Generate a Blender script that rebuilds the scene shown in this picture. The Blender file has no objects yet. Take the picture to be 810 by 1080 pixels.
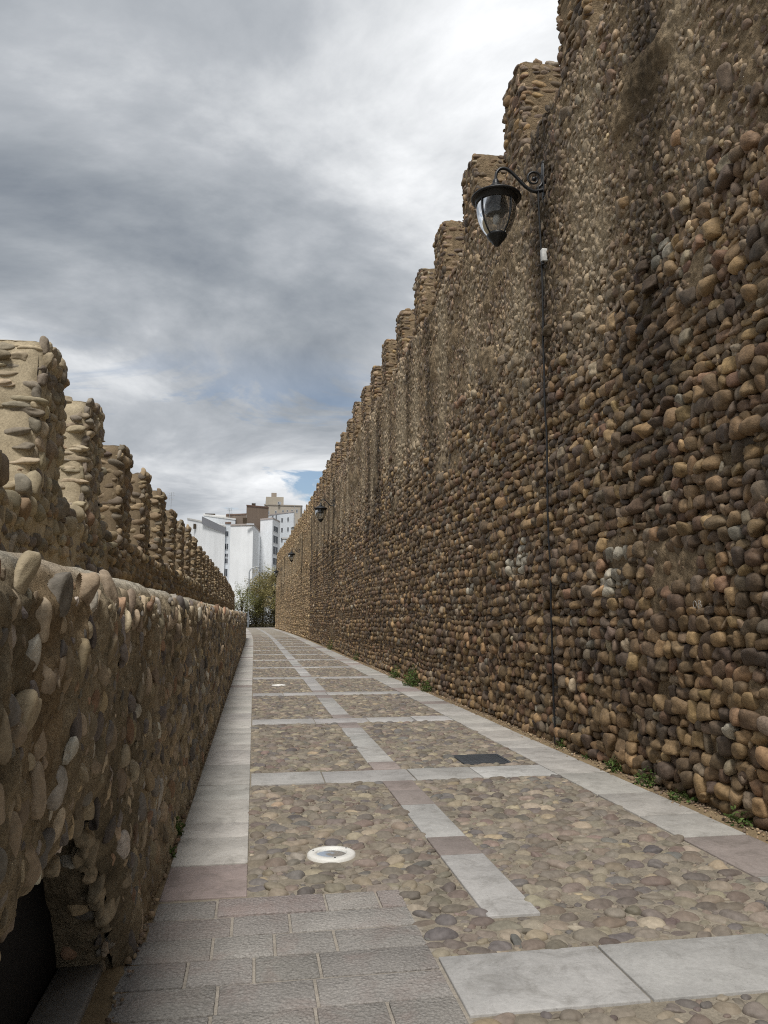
import bpy, bmesh, math
import numpy as np
from mathutils import Vector

rng = np.random.default_rng(11)
scn = bpy.context.scene
col = scn.collection
R = math.radians

# ------------------------------------------------------------------ camera
CAM = np.array([0.0, 0.0, 1.6])
FPX = 820.0
PITCH = math.atan(110 / FPX)
YAW = math.atan(137 / FPX * math.cos(PITCH))
cam_d = bpy.data.cameras.new("camera")
cam = bpy.data.objects.new("camera", cam_d)
col.objects.link(cam)
cam.location = CAM
cam.rotation_euler = (math.pi / 2 + PITCH, 0, -YAW)
cam_d.sensor_fit = 'HORIZONTAL'
cam_d.sensor_width = 36
cam_d.lens = FPX / 810 * 36
cam_d.clip_start = 0.05
cam_d.clip_end = 3000
scn.camera = cam
_F = np.array([math.sin(YAW) * math.cos(PITCH), math.cos(YAW) * math.cos(PITCH), math.sin(PITCH)])
_R = np.array([math.cos(YAW), -math.sin(YAW), 0])
_U = np.cross(_R, _F)


def far(u, v, Y):
    """metric position of a surveyed far point standing at distance Y"""
    d = _F * FPX + _R * (u - 405) + _U * (540 - v)
    return CAM + d * Y / d[1]


def bend(y):
    y = np.asarray(y, float)
    return -0.00026 * np.maximum(0, y - 45) ** 2


# ------------------------------------------------------------------ tagging
def tag(o, label=None, cat=None, group=None, kind=None):
    if label: o["label"] = label
    if cat: o["category"] = cat
    if group: o["group"] = group
    if kind: o["kind"] = kind
    return o


def empty(name, loc=(0, 0, 0), rz=0):
    o = bpy.data.objects.new(name, None)
    col.objects.link(o)
    o.location = loc
    o.rotation_euler = (0, 0, rz)
    return o


def copy_tree(o, parent=None):
    c = o.copy()
    col.objects.link(c)
    c.parent = parent
    for ch in list(o.children):
        copy_tree(ch, c)
    return c


# ------------------------------------------------------------------ noise
def _hash(ix, iy, iz):
    h = (ix.astype(np.uint32) * np.uint32(374761393) + iy.astype(np.uint32) * np.uint32(668265263)
         + iz.astype(np.uint32) * np.uint32(2147483647 // 3 * 2 + 1))
    h = (h ^ (h >> np.uint32(13))) * np.uint32(1274126177)
    h = h ^ (h >> np.uint32(16))
    return (h & np.uint32(0xFFFFFF)).astype(np.float64) / 0xFFFFFF


def vnoise(P):
    P = np.asarray(P, float)
    i = np.floor(P).astype(np.int64)
    f = P - i
    f = f * f * (3 - 2 * f)
    i = i & 0x7fffffff
    r = 0
    for dx in (0, 1):
        wx = f[:, 0] if dx else 1 - f[:, 0]
        for dy in (0, 1):
            wy = f[:, 1] if dy else 1 - f[:, 1]
            for dz in (0, 1):
                wz = f[:, 2] if dz else 1 - f[:, 2]
                r = r + wx * wy * wz * _hash(i[:, 0] + dx, i[:, 1] + dy, i[:, 2] + dz)
    return r * 2 - 1


def fbm(P, scale=1.0, octv=4, gain=0.5):
    P = np.asarray(P, float) * scale + 1000.3
    a, r, t = 1.0, 0, 0
    for k in range(octv):
        r = r + a * vnoise(P * (2.03 ** k) + k * 17.1)
        t += a
        a *= gain
    return r / t


def sstep(a, b, x):
    t = np.clip((x - a) / (b - a), 0, 1)
    return t * t * (3 - 2 * t)


# ------------------------------------------------------------------ mesh builder
def lin(r, g, b):
    f = lambda c: (c / 255 / 12.92) if c <= 10 else ((c / 255 + 0.055) / 1.055) ** 2.4
    return (f(r), f(g), f(b))


class MB:
    def __init__(s):
        s.V, s.C, s.F, s.M, s.S, s.n = [], [], [], [], [], 0

    def add(s, V, F, colr=(1, 1, 1), mat=0, smooth=True):
        V = np.asarray(V, float).reshape(-1, 3)
        F = np.asarray(F, np.int64)
        c = np.asarray(colr, float)
        if c.ndim == 1:
            c = np.broadcast_to(c, (len(V), 3))
        s.V.append(V); s.C.append(c); s.F.append(F + s.n)
        s.M.append(np.full(len(F), mat)); s.S.append(np.full(len(F), smooth))
        s.n += len(V)

    def build(s, name, mats, parent=None, do_bend=False, mesh_only=False):
        V = np.concatenate(s.V)
        if do_bend:
            V = V.copy(); V[:, 0] += bend(V[:, 1])
        C = np.concatenate(s.C)
        me = bpy.data.meshes.new(name)
        me.vertices.add(len(V))
        me.vertices.foreach_set("co", V.astype(np.float32).ravel())
        loops = np.concatenate([f.ravel() for f in s.F])
        tot = np.concatenate([np.full(len(f), f.shape[1]) for f in s.F])
        start = np.concatenate([[0], np.cumsum(tot)[:-1]])
        me.loops.add(len(loops))
        me.loops.foreach_set("vertex_index", loops.astype(np.int32))
        me.polygons.add(len(tot))
        me.polygons.foreach_set("loop_start", start.astype(np.int32))
        me.polygons.foreach_set("material_index", np.concatenate(s.M).astype(np.int32))
        at = me.attributes.new("tint", 'FLOAT_COLOR', 'POINT')
        at.data.foreach_set("color", np.c_[C, np.ones(len(C))].astype(np.float32).ravel())
        me.update(calc_edges=True)
        me.polygons.foreach_set("use_smooth", np.concatenate(s.S).astype(bool))
        for m in (mats if isinstance(mats, (list, tuple)) else [mats]):
            me.materials.append(m)
        if mesh_only:
            return me
        o = bpy.data.objects.new(name, me)
        col.objects.link(o)
        if parent is not None:
            o.parent = parent
        return o

    # --- primitives
    def box(s, x0, x1, y0, y1, z0, z1, colr=(1, 1, 1), mat=0, bev=0.0):
        bm = bmesh.new()
        bmesh.ops.create_cube(bm, size=1)
        for v in bm.verts:
            v.co = Vector((x0 + (v.co.x + .5) * (x1 - x0), y0 + (v.co.y + .5) * (y1 - y0), z0 + (v.co.z + .5) * (z1 - z0)))
        if bev > 0:
            bmesh.ops.bevel(bm, geom=list(bm.edges), offset=bev, segments=2, affect='EDGES', profile=.5)
        s.addbm(bm, colr, mat, bev > 0)

    def addbm(s, bm, colr=(1, 1, 1), mat=0, smooth=True):
        bm.verts.index_update()
        V = [v.co[:] for v in bm.verts]
        by = {}
        for f in bm.faces:
            by.setdefault(len(f.verts), []).append([v.index for v in f.verts])
        first = True
        n0 = s.n
        s.V.append(np.array(V, float)); s.C.append(np.broadcast_to(np.asarray(colr, float), (len(V), 3)))
        for k, fl in by.items():
            F = np.array(fl, np.int64) + n0
            s.F.append(F); s.M.append(np.full(len(F), mat)); s.S.append(np.full(len(F), smooth))
        s.n += len(V)
        bm.free()

    def tube(s, pts, rad, seg=8, colr=(1, 1, 1), mat=0, cap=True):
        pts = np.asarray(pts, float)
        n = len(pts)
        rad = np.broadcast_to(np.asarray(rad, float), (n,))
        d = np.gradient(pts, axis=0)
        d /= np.linalg.norm(d, axis=1)[:, None] + 1e-9
        ref = np.array([0.31, 0.77, 0.17])
        a = np.cross(d, ref); a /= np.linalg.norm(a, axis=1)[:, None] + 1e-9
        b = np.cross(d, a)
        t = np.linspace(0, 2 * math.pi, seg, endpoint=False)
        V = pts[:, None, :] + rad[:, None, None] * (np.cos(t)[None, :, None] * a[:, None, :] + np.sin(t)[None, :, None] * b[:, None, :])
        V = V.reshape(-1, 3)
        i = np.arange(n - 1)[:, None] * seg
        j = np.arange(seg)[None, :]
        F = np.stack([i + j, i + (j + 1) % seg, i + seg + (j + 1) % seg, i + seg + j], -1).reshape(-1, 4)
        s.add(V, F, colr, mat)
        if cap:
            for k in (0, n - 1):
                c = np.concatenate([V[k * seg:(k + 1) * seg], pts[k:k + 1]])
                s.add(c, [[q, (q + 1) % seg, seg] for q in range(seg)], colr, mat)

    def lathe(s, prof, cx=0, cy=0, cz=0, seg=28, colr=(1, 1, 1), mat=0):
        prof = np.asarray(prof, float)
        n = len(prof)
        t = np.linspace(0, 2 * math.pi, seg, endpoint=False)
        V = np.stack([cx + prof[:, 0:1] * np.cos(t), cy + prof[:, 0:1] * np.sin(t), cz + np.repeat(prof[:, 1:2], seg, 1)], -1).reshape(-1, 3)
        i = np.arange(n - 1)[:, None] * seg
        j = np.arange(seg)[None, :]
        F = np.stack([i + j, i + (j + 1) % seg, i + seg + (j + 1) % seg, i + seg + j], -1).reshape(-1, 4)
        s.add(V, F, colr, mat)


def grid_faces(na, nb):
    i = np.arange(na - 1)[:, None] * nb
    j = np.arange(nb - 1)[None, :]
    return np.stack([i + j, i + j + 1, i + nb + j + 1, i + nb + j], -1).reshape(-1, 4)


# ------------------------------------------------------------------ stones
def _base(sub):
    bm = bmesh.new()
    bmesh.ops.create_icosphere(bm, subdivisions=sub, radius=1)
    bm.verts.ensure_lookup_table()
    V = np.array([v.co[:] for v in bm.verts]); F = np.array([[v.index for v in f.verts] for f in bm.faces])
    bm.free()
    # turn so that the pole ring does not line up with the wall axes
    keep = V[F].mean(1)[:, 2] > -0.45
    F = F[keep]
    used = np.unique(F)
    mp = -np.ones(len(V), int); mp[used] = np.arange(len(used))
    return V[used], mp[F]


BASE = {k: _base(k + 1) for k in range(4)}     # 0: 12 verts ... 3: 642 verts


def stones(mb, P, T, U, N, hs, rot, colr, lod, mat=0, rough=0.13, boxy=(0.72, 1.0), lean=.16, facets=True):
    P = np.asarray(P, float)
    n = len(P)
    if n == 0: return
    B, F = BASE[lod]
    m = len(B)
    T, U, N = [np.broadcast_to(np.asarray(a, float), (n, 3)) for a in (T, U, N)]
    e = rng.uniform(*boxy, (n, 1, 1))
    S = np.sign(B)[None] * np.abs(B)[None] ** e
    k1 = rng.normal(size=(n, 3)) * 1.5; k2 = rng.normal(size=(n, 3)) * 2.6
    p1 = rng.uniform(0, 6.28, (n, 1)); p2 = rng.uniform(0, 6.28, (n, 1))
    d = 1 + rough * np.sin(k1 @ B.T + p1) + rough * .55 * np.sin(k2 @ B.T + p2)
    if lod >= 2:
        k3 = rng.normal(size=(n, 3)) * 5.5
        d = d + rough * .16 * np.sin(k3 @ B.T + p1 * 3)
    if lod >= 1 and facets:
        for _k in range(4):      # knocked-off facets
            nd = rng.normal(size=(n, 3)); nd /= np.linalg.norm(nd, axis=1)[:, None]
            pr = nd @ B.T
            cc_ = rng.uniform(.55, 1.0, (n, 1))
            f_ = np.where(pr > cc_, cc_ / np.maximum(pr, 1e-6), 1.0)
            d = d * (.25 + .75 * f_)
    L = S * d[:, :, None] * np.asarray(hs, float)[:, None, :]
    c, s_ = np.cos(rot)[:, None], np.sin(rot)[:, None]
    x = c * L[:, :, 0] - s_ * L[:, :, 1]
    y = s_ * L[:, :, 0] + c * L[:, :, 1]
    # lean each stone a little in or out
    ax = rng.normal(0, lean, (n, 1)); ay = rng.normal(0, lean, (n, 1))
    z = L[:, :, 2] + ax * x + ay * y
    W = P[:, None, :] + x[..., None] * T[:, None, :] + y[..., None] * U[:, None, :] + z[..., None] * N[:, None, :]
    FF = (F[None] + (np.arange(n) * m)[:, None, None]).reshape(-1, 3)
    mb.add(W.reshape(-1, 3), FF, np.repeat(np.asarray(colr, float), m, 0), mat)


def dull(c, k=.09):
    y = (c @ np.array([.2126, .7152, .0722]))[..., None]
    return c * (1 - k) + y * k


def pick(n, pal, jit=0.16):
    cs = dull(np.array([lin(*p[0]) for p in pal])); w = np.array([p[1] for p in pal], float)
    i = rng.choice(len(pal), n, p=w / w.sum())
    return cs[i] * rng.lognormal(0, jit, (n, 1)) * rng.lognormal(0, .018, (n, 3))


def courses(a0, a1, b0, b1, wm, hm, jit=0.25, wave=0.05):
    out = []
    b = b0
    while b < b1:
        h = hm * rng.uniform(.7, 1.35)
        n = int((a1 - a0) / wm * 1.6) + 4
        w = wm * rng.uniform(.6, 1.5, n)
        a = a0 + np.cumsum(w) - w / 2 - rng.uniform(0, wm)
        k = (a < a1) & (a > a0)
        a, w = a[k], w[k]
        if len(a):
            bb = b + h / 2 + h * jit * rng.uniform(-.5, .5, len(a))
            out.append(np.c_[a, bb, w, h * rng.uniform(.78, 1.18, len(a))])
        b += h * .94
    o = np.concatenate(out)
    if wave:
        o[:, 1] += wave * fbm(np.c_[o[:, 0] * .35, o[:, 1] * .5, o[:, 0] * 0], 1, 3) * 2
    return o


def pack(a0, a1, b0, b1, rmin, rmax, tries, ok=None, pw=2.0, gap=0.9):
    """random dense packing of unequal discs"""
    cs = rmax * 2
    g = {}
    out = []
    n_big = tries
    ra = rmin + (rmax - rmin) * np.sort(rng.uniform(0, 1, n_big) ** pw)[::-1]
    A = rng.uniform(a0, a1, n_big); Bv = rng.uniform(b0, b1, n_big)
    if ok is not None:
        k = ok(A, Bv, ra); A, Bv, ra = A[k], Bv[k], ra[k]
    for a, b, r in zip(A.tolist(), Bv.tolist(), ra.tolist()):
        ci, cj = int(a // cs), int(b // cs)
        good = True
        for i in (ci - 1, ci, ci + 1):
            for j in (cj - 1, cj, cj + 1):
                for (x, y, q) in g.get((i, j), ()):
                    if (x - a) ** 2 + (y - b) ** 2 < ((q + r) * gap) ** 2:
                        good = False; break
                if not good: break
            if not good: break
        if good:
            g.setdefault((ci, cj), []).append((a, b, r))
            out.append((a, b, r))
    return np.array(out)


# ------------------------------------------------------------------ materials
class NT:
    def __init__(s, mat):
        mat.use_nodes = True
        s.t = mat.node_tree
        s.t.nodes.clear()

    def n(s, typ, **kw):
        nd = s.t.nodes.new(typ)
        for k, v in kw.items():
            if k.startswith('i_'):
                key = k[2:]
                key = int(key) if key.isdigit() else key.replace('_', ' ')
                nd.inputs[key].default_value = v
            else:
                setattr(nd, k, v)
        return nd

    def l(s, a, b): s.t.links.new(a, b)

    def noise(s, vec, scale, detail=4, rough=.55, dist=0):
        nd = s.n('ShaderNodeTexNoise', i_Scale=scale, i_Detail=detail, i_Roughness=rough, i_Distortion=dist)
        s.l(vec, nd.inputs['Vector'])
        return nd.outputs['Fac']

    def mapr(s, v, a, b, c, d):
        nd = s.n('ShaderNodeMapRange')
        nd.inputs[1].default_value = a; nd.inputs[2].default_value = b
        nd.inputs[3].default_value = c; nd.inputs[4].default_value = d
        s.l(v, nd.inputs[0])
        return nd.outputs[0]

    def math(s, op, a, b=None, clamp=False):
        nd = s.n('ShaderNodeMath', operation=op, use_clamp=clamp)
        for i, v in enumerate((a, b)):
            if v is None: continue
            if isinstance(v, (int, float)): nd.inputs[i].default_value = v
            else: s.l(v, nd.inputs[i])
        return nd.outputs[0]

    def mixc(s, f, a, b, mode='MIX'):
        nd = s.n('ShaderNodeMix', data_type='RGBA', blend_type=mode)
        for i, v in ((0, f), (6, a), (7, b)):
            if isinstance(v, (int, float)): nd.inputs[i].default_value = v
            elif isinstance(v, tuple): nd.inputs[i].default_value = (*v, 1) if len(v) == 3 else v
            else: s.l(v, nd.inputs[i])
        return nd.outputs[2]

    def scale(s, c, f):
        nd = s.n('ShaderNodeVectorMath', operation='SCALE')
        s.l(c, nd.inputs[0])
        if isinstance(f, (int, float)): nd.inputs['Scale'].default_value = f
        else: s.l(f, nd.inputs['Scale'])
        return nd.outputs[0]

    def bump(s, h, strength, dist, prev=None):
        nd = s.n('ShaderNodeBump', i_Strength=strength, i_Distance=dist)
        s.l(h, nd.inputs['Height'])
        if prev is not None: s.l(prev, nd.inputs['Normal'])
        return nd.outputs[0]

    def out(s, colr, rough, normal=None, spec=0.3, metallic=0.0):
        p = s.n('ShaderNodeBsdfPrincipled')
        p.inputs['Specular IOR Level'].default_value = spec
        p.inputs['Metallic'].default_value = metallic
        if isinstance(colr, tuple): p.inputs['Base Color'].default_value = (*colr, 1)
        else: s.l(colr, p.inputs['Base Color'])
        if isinstance(rough, (int, float)): p.inputs['Roughness'].default_value = rough
        else: s.l(rough, p.inputs['Roughness'])
        if normal is not None: s.l(normal, p.inputs['Normal'])
        o = s.n('ShaderNodeOutputMaterial')
        s.l(p.outputs[0], o.inputs[0])
        return p


def pos(t):
    return t.n('ShaderNodeNewGeometry').outputs['Position']


def tint(t):
    return t.n('ShaderNodeAttribute', attribute_name='tint').outputs['Color']


def m_stone(name, lo=.72, hi=1.3, bs=.45, bd=.006, sc=28, rough=.78):
    m = bpy.data.materials.new(name); t = NT(m); p = pos(t)
    a = t.mapr(t.noise(p, sc, 5, .62), .25, .75, lo, hi)
    b = t.mapr(t.noise(p, 3.1, 3), .3, .7, .85, 1.15)
    c = t.scale(tint(t), t.math('MULTIPLY', a, b))
    # lichen and lime specks
    sp = t.mapr(t.noise(p, 85, 3, .7), .66, .74, 0, .35)
    c = t.mixc(sp, c, (.33, .29, .22))
    nb = t.bump(t.noise(p, sc * 2.2, 6, .65), bs, bd)
    nb = t.bump(t.noise(p, 190, 3, .6), bs * .6, .002, nb)
    t.out(c, rough, nb, .25)
    return m


def m_mortar(name, bs=.8, bd=.015, lo=.6, hi=1.4):
    m = bpy.data.materials.new(name); t = NT(m); p = pos(t)
    a = t.mapr(t.noise(p, 9, 6, .68), .25, .75, lo, hi)
    g = t.mapr(t.noise(p, 75, 4, .7), .25, .75, .72, 1.28)
    c = t.scale(tint(t), t.math('MULTIPLY', a, g))
    vo = t.n('ShaderNodeTexVoronoi', feature='F1', i_Scale=34.0); t.l(p, vo.inputs['Vector'])
    peb = t.mapr(vo.outputs['Distance'], 0, .55, 1, 0)
    nb = t.bump(t.noise(p, 26, 8, .72), bs, bd)
    nb = t.bump(peb, bs * .45, bd * .5, nb)
    nb = t.bump(t.noise(p, 160, 4, .7), bs * .6, .003, nb)
    t.out(c, .93, nb, .12)
    return m


def m_slab(name):
    m = bpy.data.materials.new(name); t = NT(m); p = pos(t)
    a = t.mapr(t.noise(p, 1.7, 6, .65, .6), .3, .7, .8, 1.16)
    g = t.mapr(t.noise(p, 45, 5, .72), .3, .7, .88, 1.12)
    c = t.scale(tint(t), t.math('MULTIPLY', a, g))
    # veins and cleft marks running across the stone
    mp = t.n('ShaderNodeMapping'); mp.inputs['Scale'].default_value = (1.2, 6, 1); mp.inputs['Rotation'].default_value = (0, 0, .3); t.l(p, mp.inputs[0])
    ve = t.mapr(t.noise(mp.outputs[0], 2.2, 7, .7, 1.2), .55, .72, 0, .35)
    c = t.mixc(ve, c, t.scale(c, .72))
    st = t.mapr(t.noise(p, 4.2, 8, .75, .9), .50, .70, 0, .62)
    c = t.mixc(st, c, t.mixc(.5, t.scale(c, .55), (.13, .115, .09)))
    sp = t.mapr(t.noise(p, 95, 2, .5), .69, .73, 0, .6)
    c = t.mixc(sp, c, t.scale(c, .42))
    wh = t.mapr(t.noise(p, 70, 3, .6), .72, .76, 0, .5)
    c = t.mixc(wh, c, (.6, .59, .56))
    nb = t.bump(t.noise(p, 6, 6, .65, .5), .35, .012)
    nb = t.bump(t.noise(p, 90, 5, .65), .4, .003, nb)
    t.out(c, t.mapr(t.noise(p, 9, 5), .3, .7, .5, .8), nb, .35)
    return m


def m_hammered(name):
    m = bpy.data.materials.new(name); t = NT(m); p = pos(t)
    mp = t.n('ShaderNodeMapping'); mp.inputs['Scale'].default_value = (1.0, 1.0, 1)
    t.l(p, mp.inputs[0])
    v = t.n('ShaderNodeTexVoronoi', feature='F1', i_Scale=50.0, i_Randomness=1.0); t.l(mp.outputs[0], v.inputs['Vector'])
    h = t.mapr(v.outputs['Distance'], .15, .75, 1, 0)
    h = t.math('MULTIPLY', h, t.mapr(t.noise(p, 22, 3, .6), .35, .65, .3, 1.1))
    a = t.mapr(t.noise(p, 2.4, 5, .6), .3, .7, .8, 1.18)
    sp = t.mapr(t.noise(p, 105, 4, .7), .3, .7, .55, 1.4)
    c = t.scale(tint(t), t.math('MULTIPLY', a, sp))
    c = t.mixc(t.math('MULTIPLY', h, .35), c, (.42, .40, .38))
    c = t.mixc(t.mapr(t.noise(p, 3.4, 5, .65, .5), .5, .68, 0, .55), c, t.mixc(.5, c, (.24, .16, .14)))
    nb = t.bump(h, .8, .008)
    nb = t.bump(t.noise(p, 170, 4, .6), .4, .003, nb)
    t.out(c, .8, nb, .3)
    return m


def m_plain(name, c, rough=.6, metallic=0.0, spec=.4, var=.12, sc=6, bs=.0, bd=.01):
    m = bpy.data.materials.new(name); t = NT(m); p = pos(t)
    rgb = t.n('ShaderNodeRGB'); rgb.outputs[0].default_value = (*c, 1)
    a = t.mapr(t.noise(p, sc, 5, .6), .3, .7, 1 - var, 1 + var)
    cc = t.scale(rgb.outputs[0], a)
    nb = t.bump(t.noise(p, sc * 8, 4), bs, bd) if bs else None
    t.out(cc, rough, nb, spec, metallic)
    return m


def m_leaf(name):
    m = bpy.data.materials.new(name); t = NT(m)
    d = t.n('ShaderNodeBsdfDiffuse'); tr = t.n('ShaderNodeBsdfTranslucent'); mx = t.n('ShaderNodeMixShader', i_0=.22)
    c = tint(t)
    t.l(c, d.inputs[0]); t.l(c, tr.inputs[0]); t.l(d.outputs[0], mx.inputs[1]); t.l(tr.outputs[0], mx.inputs[2])
    o = t.n('ShaderNodeOutputMaterial'); t.l(mx.outputs[0], o.inputs[0])
    return m


def m_facade(name):
    m = bpy.data.materials.new(name); t = NT(m); p = pos(t)
    mp = t.n('ShaderNodeMapping'); mp.inputs['Scale'].default_value = (1.2, 1.2, .12); t.l(p, mp.inputs[0])
    a = t.mapr(t.noise(mp.outputs[0], 1.0, 6, .65), .3, .75, 1.03, .9)
    b = t.mapr(t.noise(p, .25, 4), .3, .7, .93, 1.05)
    c = t.scale(tint(t), t.math('MULTIPLY', a, b))
    t.out(c, .85, None, .2)
    return m


M = dict(
    wstone=m_stone("wall_cobble", .6, 1.4, .6, .01, 24, .62), wmortar=m_mortar("wall_mortar", 1.0, .03, .5, 1.5),
    lstone=m_stone("low_wall_cobble", .65, 1.3, .5, .006, 32, .66), lmortar=m_mortar("low_wall_mortar", 1.0, .022, .55, 1.4),
    pstone=m_stone("parapet_cobble"), pmortar=m_mortar("parapet_mortar", .5, .008, .78, 1.2),
    fstone=m_stone("path_cobble", .75, 1.22, .3, .004, 34, .62), fmortar=m_mortar("path_mortar", .6, .006, .75, 1.25),
    slab=m_slab("kerb_slab"), ham=m_hammered("hammered_slab"),
    iron=m_plain("black_iron", (.012, .013, .015), .42, 0.0, .5, .3, 14, .25, .003),
    cable=m_plain("cable_black", (.012, .012, .013), .6),
    white=m_plain("white_plastic", (.6, .6, .58), .5, 0, .4, .2, 30),
    steel=m_plain("ring_metal", (.74, .73, .69), .5, 0.0, .5, .08, 20, .15, .002),
    castiron=m_plain("cast_iron", (.05, .055, .062), .65, .0, .4, .25, 9, .4, .004),
    dark=m_plain("dark_panel", (.006, .006, .007), .7, 0, .2, .3, 6, .2, .004),
    soil=m_plain("soil", (.16, .125, .085), .95, 0, .1, .35, 7, .7, .02),
    leaf=m_leaf("leaf"), bark=m_plain("bark", (.07, .055, .04), .9, 0, .1, .35, 9, .6, .02),
    facade=m_facade("facade_paint"), pane=m_plain("window_pane", (.045, .055, .068), .5, 0, .15, .3, 1.5),
    frame=m_plain("window_frame", (.55, .57, .6), .5),
    pole=m_plain("galvanised", (.42, .44, .46), .45, .6, .5),
    chalk=m_plain("chalk", (.36, .34, .31), .9),
    asphalt=m_plain("asphalt", (.13, .125, .12), .9, 0, .2, .2, 3, .5, .01),
    earth=m_plain("earth", (.11, .09, .055), .95, 0, .1, .4, .4, .6, .03),
)
# glass of the lantern bowls: thin clear shell
gm = bpy.data.materials.new("lantern_glass"); gt = NT(gm)
_tr = gt.n('ShaderNodeBsdfTransparent', i_Color=(.86, .87, .87, 1)); _gl = gt.n('ShaderNodeBsdfGlossy', i_Roughness=.06, i_Color=(.9, .9, .9, 1))
_df = gt.n('ShaderNodeBsdfTranslucent', i_Color=(.75, .74, .7, 1))
_fr = gt.n('ShaderNodeFresnel', i_IOR=1.5)
_m1 = gt.n('ShaderNodeMixShader', i_0=.16); gt.l(_tr.outputs[0], _m1.inputs[1]); gt.l(_df.outputs[0], _m1.inputs[2])
_m2 = gt.n('ShaderNodeMixShader'); gt.l(_fr.outputs[0], _m2.inputs[0]); gt.l(_m1.outputs[0], _m2.inputs[1]); gt.l(_gl.outputs[0], _m2.inputs[2])
_o = gt.n('ShaderNodeOutputMaterial'); gt.l(_m2.outputs[0], _o.inputs[0])
M['glass'] = gm
lm = bpy.data.materials.new("light_lens"); lt = NT(lm)
lt.out((.8, .82, .83), .06, None, .8, .75); M['lens'] = lm

# ------------------------------------------------------------------ palettes (albedo, written as sRGB)
PAL_WALL = [((138, 112, 79), 5), ((123, 101, 73), 5), ((108, 90, 69), 4), ((118, 103, 85), 1.5), ((119, 92, 70), 1.8),
            ((152, 125, 86), 2.4), ((94, 80, 67), 3), ((152, 136, 112), .8), ((103, 83, 65), 2)]
PAL_UP = [((146, 124, 97), 4), ((131, 111, 88), 4), ((128, 109, 91), 2), ((156, 134, 104), 3), ((113, 97, 80), 3), ((132, 106, 84), 1), ((144, 131, 111), 1)]
PAL_FAR = [((166, 138, 98), 3), ((150, 125, 92), 4), ((134, 113, 86), 3), ((174, 150, 114), 2)]
PAL_LOW = [((168, 151, 125), 4), ((150, 134, 111), 4), ((144, 136, 126), 3), ((118, 110, 103), 3), ((172, 151, 118), 2), ((150, 120, 94), 1), ((190, 182, 166), .8)]
PAL_PAR = [((162, 147, 120), 4), ((150, 136, 112), 3), ((134, 124, 110), 3), ((172, 158, 132), 2), ((120, 110, 99), 2), ((146, 122, 96), 1)]
PAL_PAR2 = [((146, 127, 99), 4), ((128, 111, 88), 4), ((134, 122, 104), 2), ((110, 98, 85), 2), ((158, 137, 105), 1)]
PAL_FLOOR = [((132, 123, 110), 5), ((122, 113, 101), 5), ((142, 131, 114), 3), ((114, 105, 98), 3), ((126, 112, 102), 2), ((150, 139, 120), 2), ((110, 105, 101), 2), ((158, 143, 118), .4)]
C = {k: dull(np.array(lin(*v)), .1) for k, v in dict(
    wm=(144, 124, 96), wash=(190, 171, 140), wm_far=(166, 142, 108), lm=(166, 150, 122), sand=(184, 169, 140), pm2=(142, 124, 98),
    fm=(140, 131, 116), kerb=(182, 178, 171), kerbp=(152, 140, 135), strip=(168, 166, 163), ham=(138, 134, 129), hamr=(140, 131, 126), white=(206, 196, 174)).items()}

# ------------------------------------------------------------------ right wall
XW = 3.83
WEND = 106.0
ZS, ZT = 8.45, 10.02


def zb(y):
    return 5.2 + 1.0 * fbm(np.c_[y * .3, y * 0 + 3.3, y * 0], 1, 3)


def streak(y, z):
    a = fbm(np.c_[y * .9, z * .12, y * 0 + 5], 1, 4)
    b = fbm(np.c_[y * .35, z * .3, y * 0 + 9], 1, 3)
    ph = np.cos(2 * math.pi * (y - 13.1 + .25 * fbm(np.c_[z * .5, y * .2, y * 0], 1, 2)) / 2.42)
    return np.clip(sstep(.0, .5, a * .5 + b * .45 + .26 * ph) * sstep(-1.4, .8, z - zb(y)) * sstep(0, 1.0, 9.6 - z), 0, 1)


def darkst(y, z):
    a = fbm(np.c_[y * .7, z * .16, y * 0 + 15], 1, 4)
    ph = np.cos(2 * math.pi * (y - 14.3) / 2.42)
    return sstep(.02, .42, a * .8 + .18 * ph)


def bulge(y, z):
    return .05 * fbm(np.c_[y * .25, z * .3, y * 0], 1, 3)


def yspace(y0, y1, base, k, yn):
    ys = [y0]
    while ys[-1] < y1:
        d = max(base, k * abs(ys[-1] - yn)) if ys[-1] > yn else base
        ys.append(ys[-1] + d)
    return np.array(ys)


def wall_tint(c, y, z):
    """weathering that belongs to the masonry: lime wash streaks, dark run-off stains; the far length takes a paler palette"""
    s = streak(y, z)[:, None] * .7
    d = (darkst(y, z) * sstep(2.0, 5.0, z))[:, None] * .6
    c = c * (1 - s) + C['wash'] * .85 * s
    c = c * (1 - d)
    return c


wb = MB()
ys = np.concatenate([np.arange(-4, 4.5, .12), yspace(4.5, WEND, .02, .0032, 11)])
zs = np.arange(-.12, ZS + .001, .026)
Y, Z = np.meshgrid(ys, zs, indexing='ij'); y, z = Y.ravel(), Z.ravel()
P3 = np.c_[y, z, y * 0]
hgt = .03 * fbm(P3, 5, 5, .6) + .022 * fbm(P3, 17, 3, .65) + bulge(y, z)
gp = sstep(.22, .42, fbm(np.c_[y * .55, z * .8, y * 0 + 31], 1, 3))
hgt += .055 * gp
up = sstep(-.5, .7, z - zb(y))
rec = .006 * (1 - up) - .024 * up * (1 + fbm(P3, 9, 4, .6))
fard = sstep(53, 54.5, y)[:, None]
cm = C['wm'] * (1 - fard) + C['wm_far'] * fard  # mortar turns paler and sandier along the far length
cm = cm * (1 - .22 * (1 - up[:, None]) * (1 - fard) * (1 - .8 * gp[:, None])) * (1 + .35 * fbm(P3, 2.5, 4, .6))[:, None]
cm = wall_tint(np.broadcast_to(cm, (len(y), 3)), y, z)
flare = .03 * (1 - sstep(0, .35, z))
wb.add(np.c_[XW + rec - hgt - flare, y, z], grid_faces(len(ys), len(zs)), cm, 1)
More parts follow.
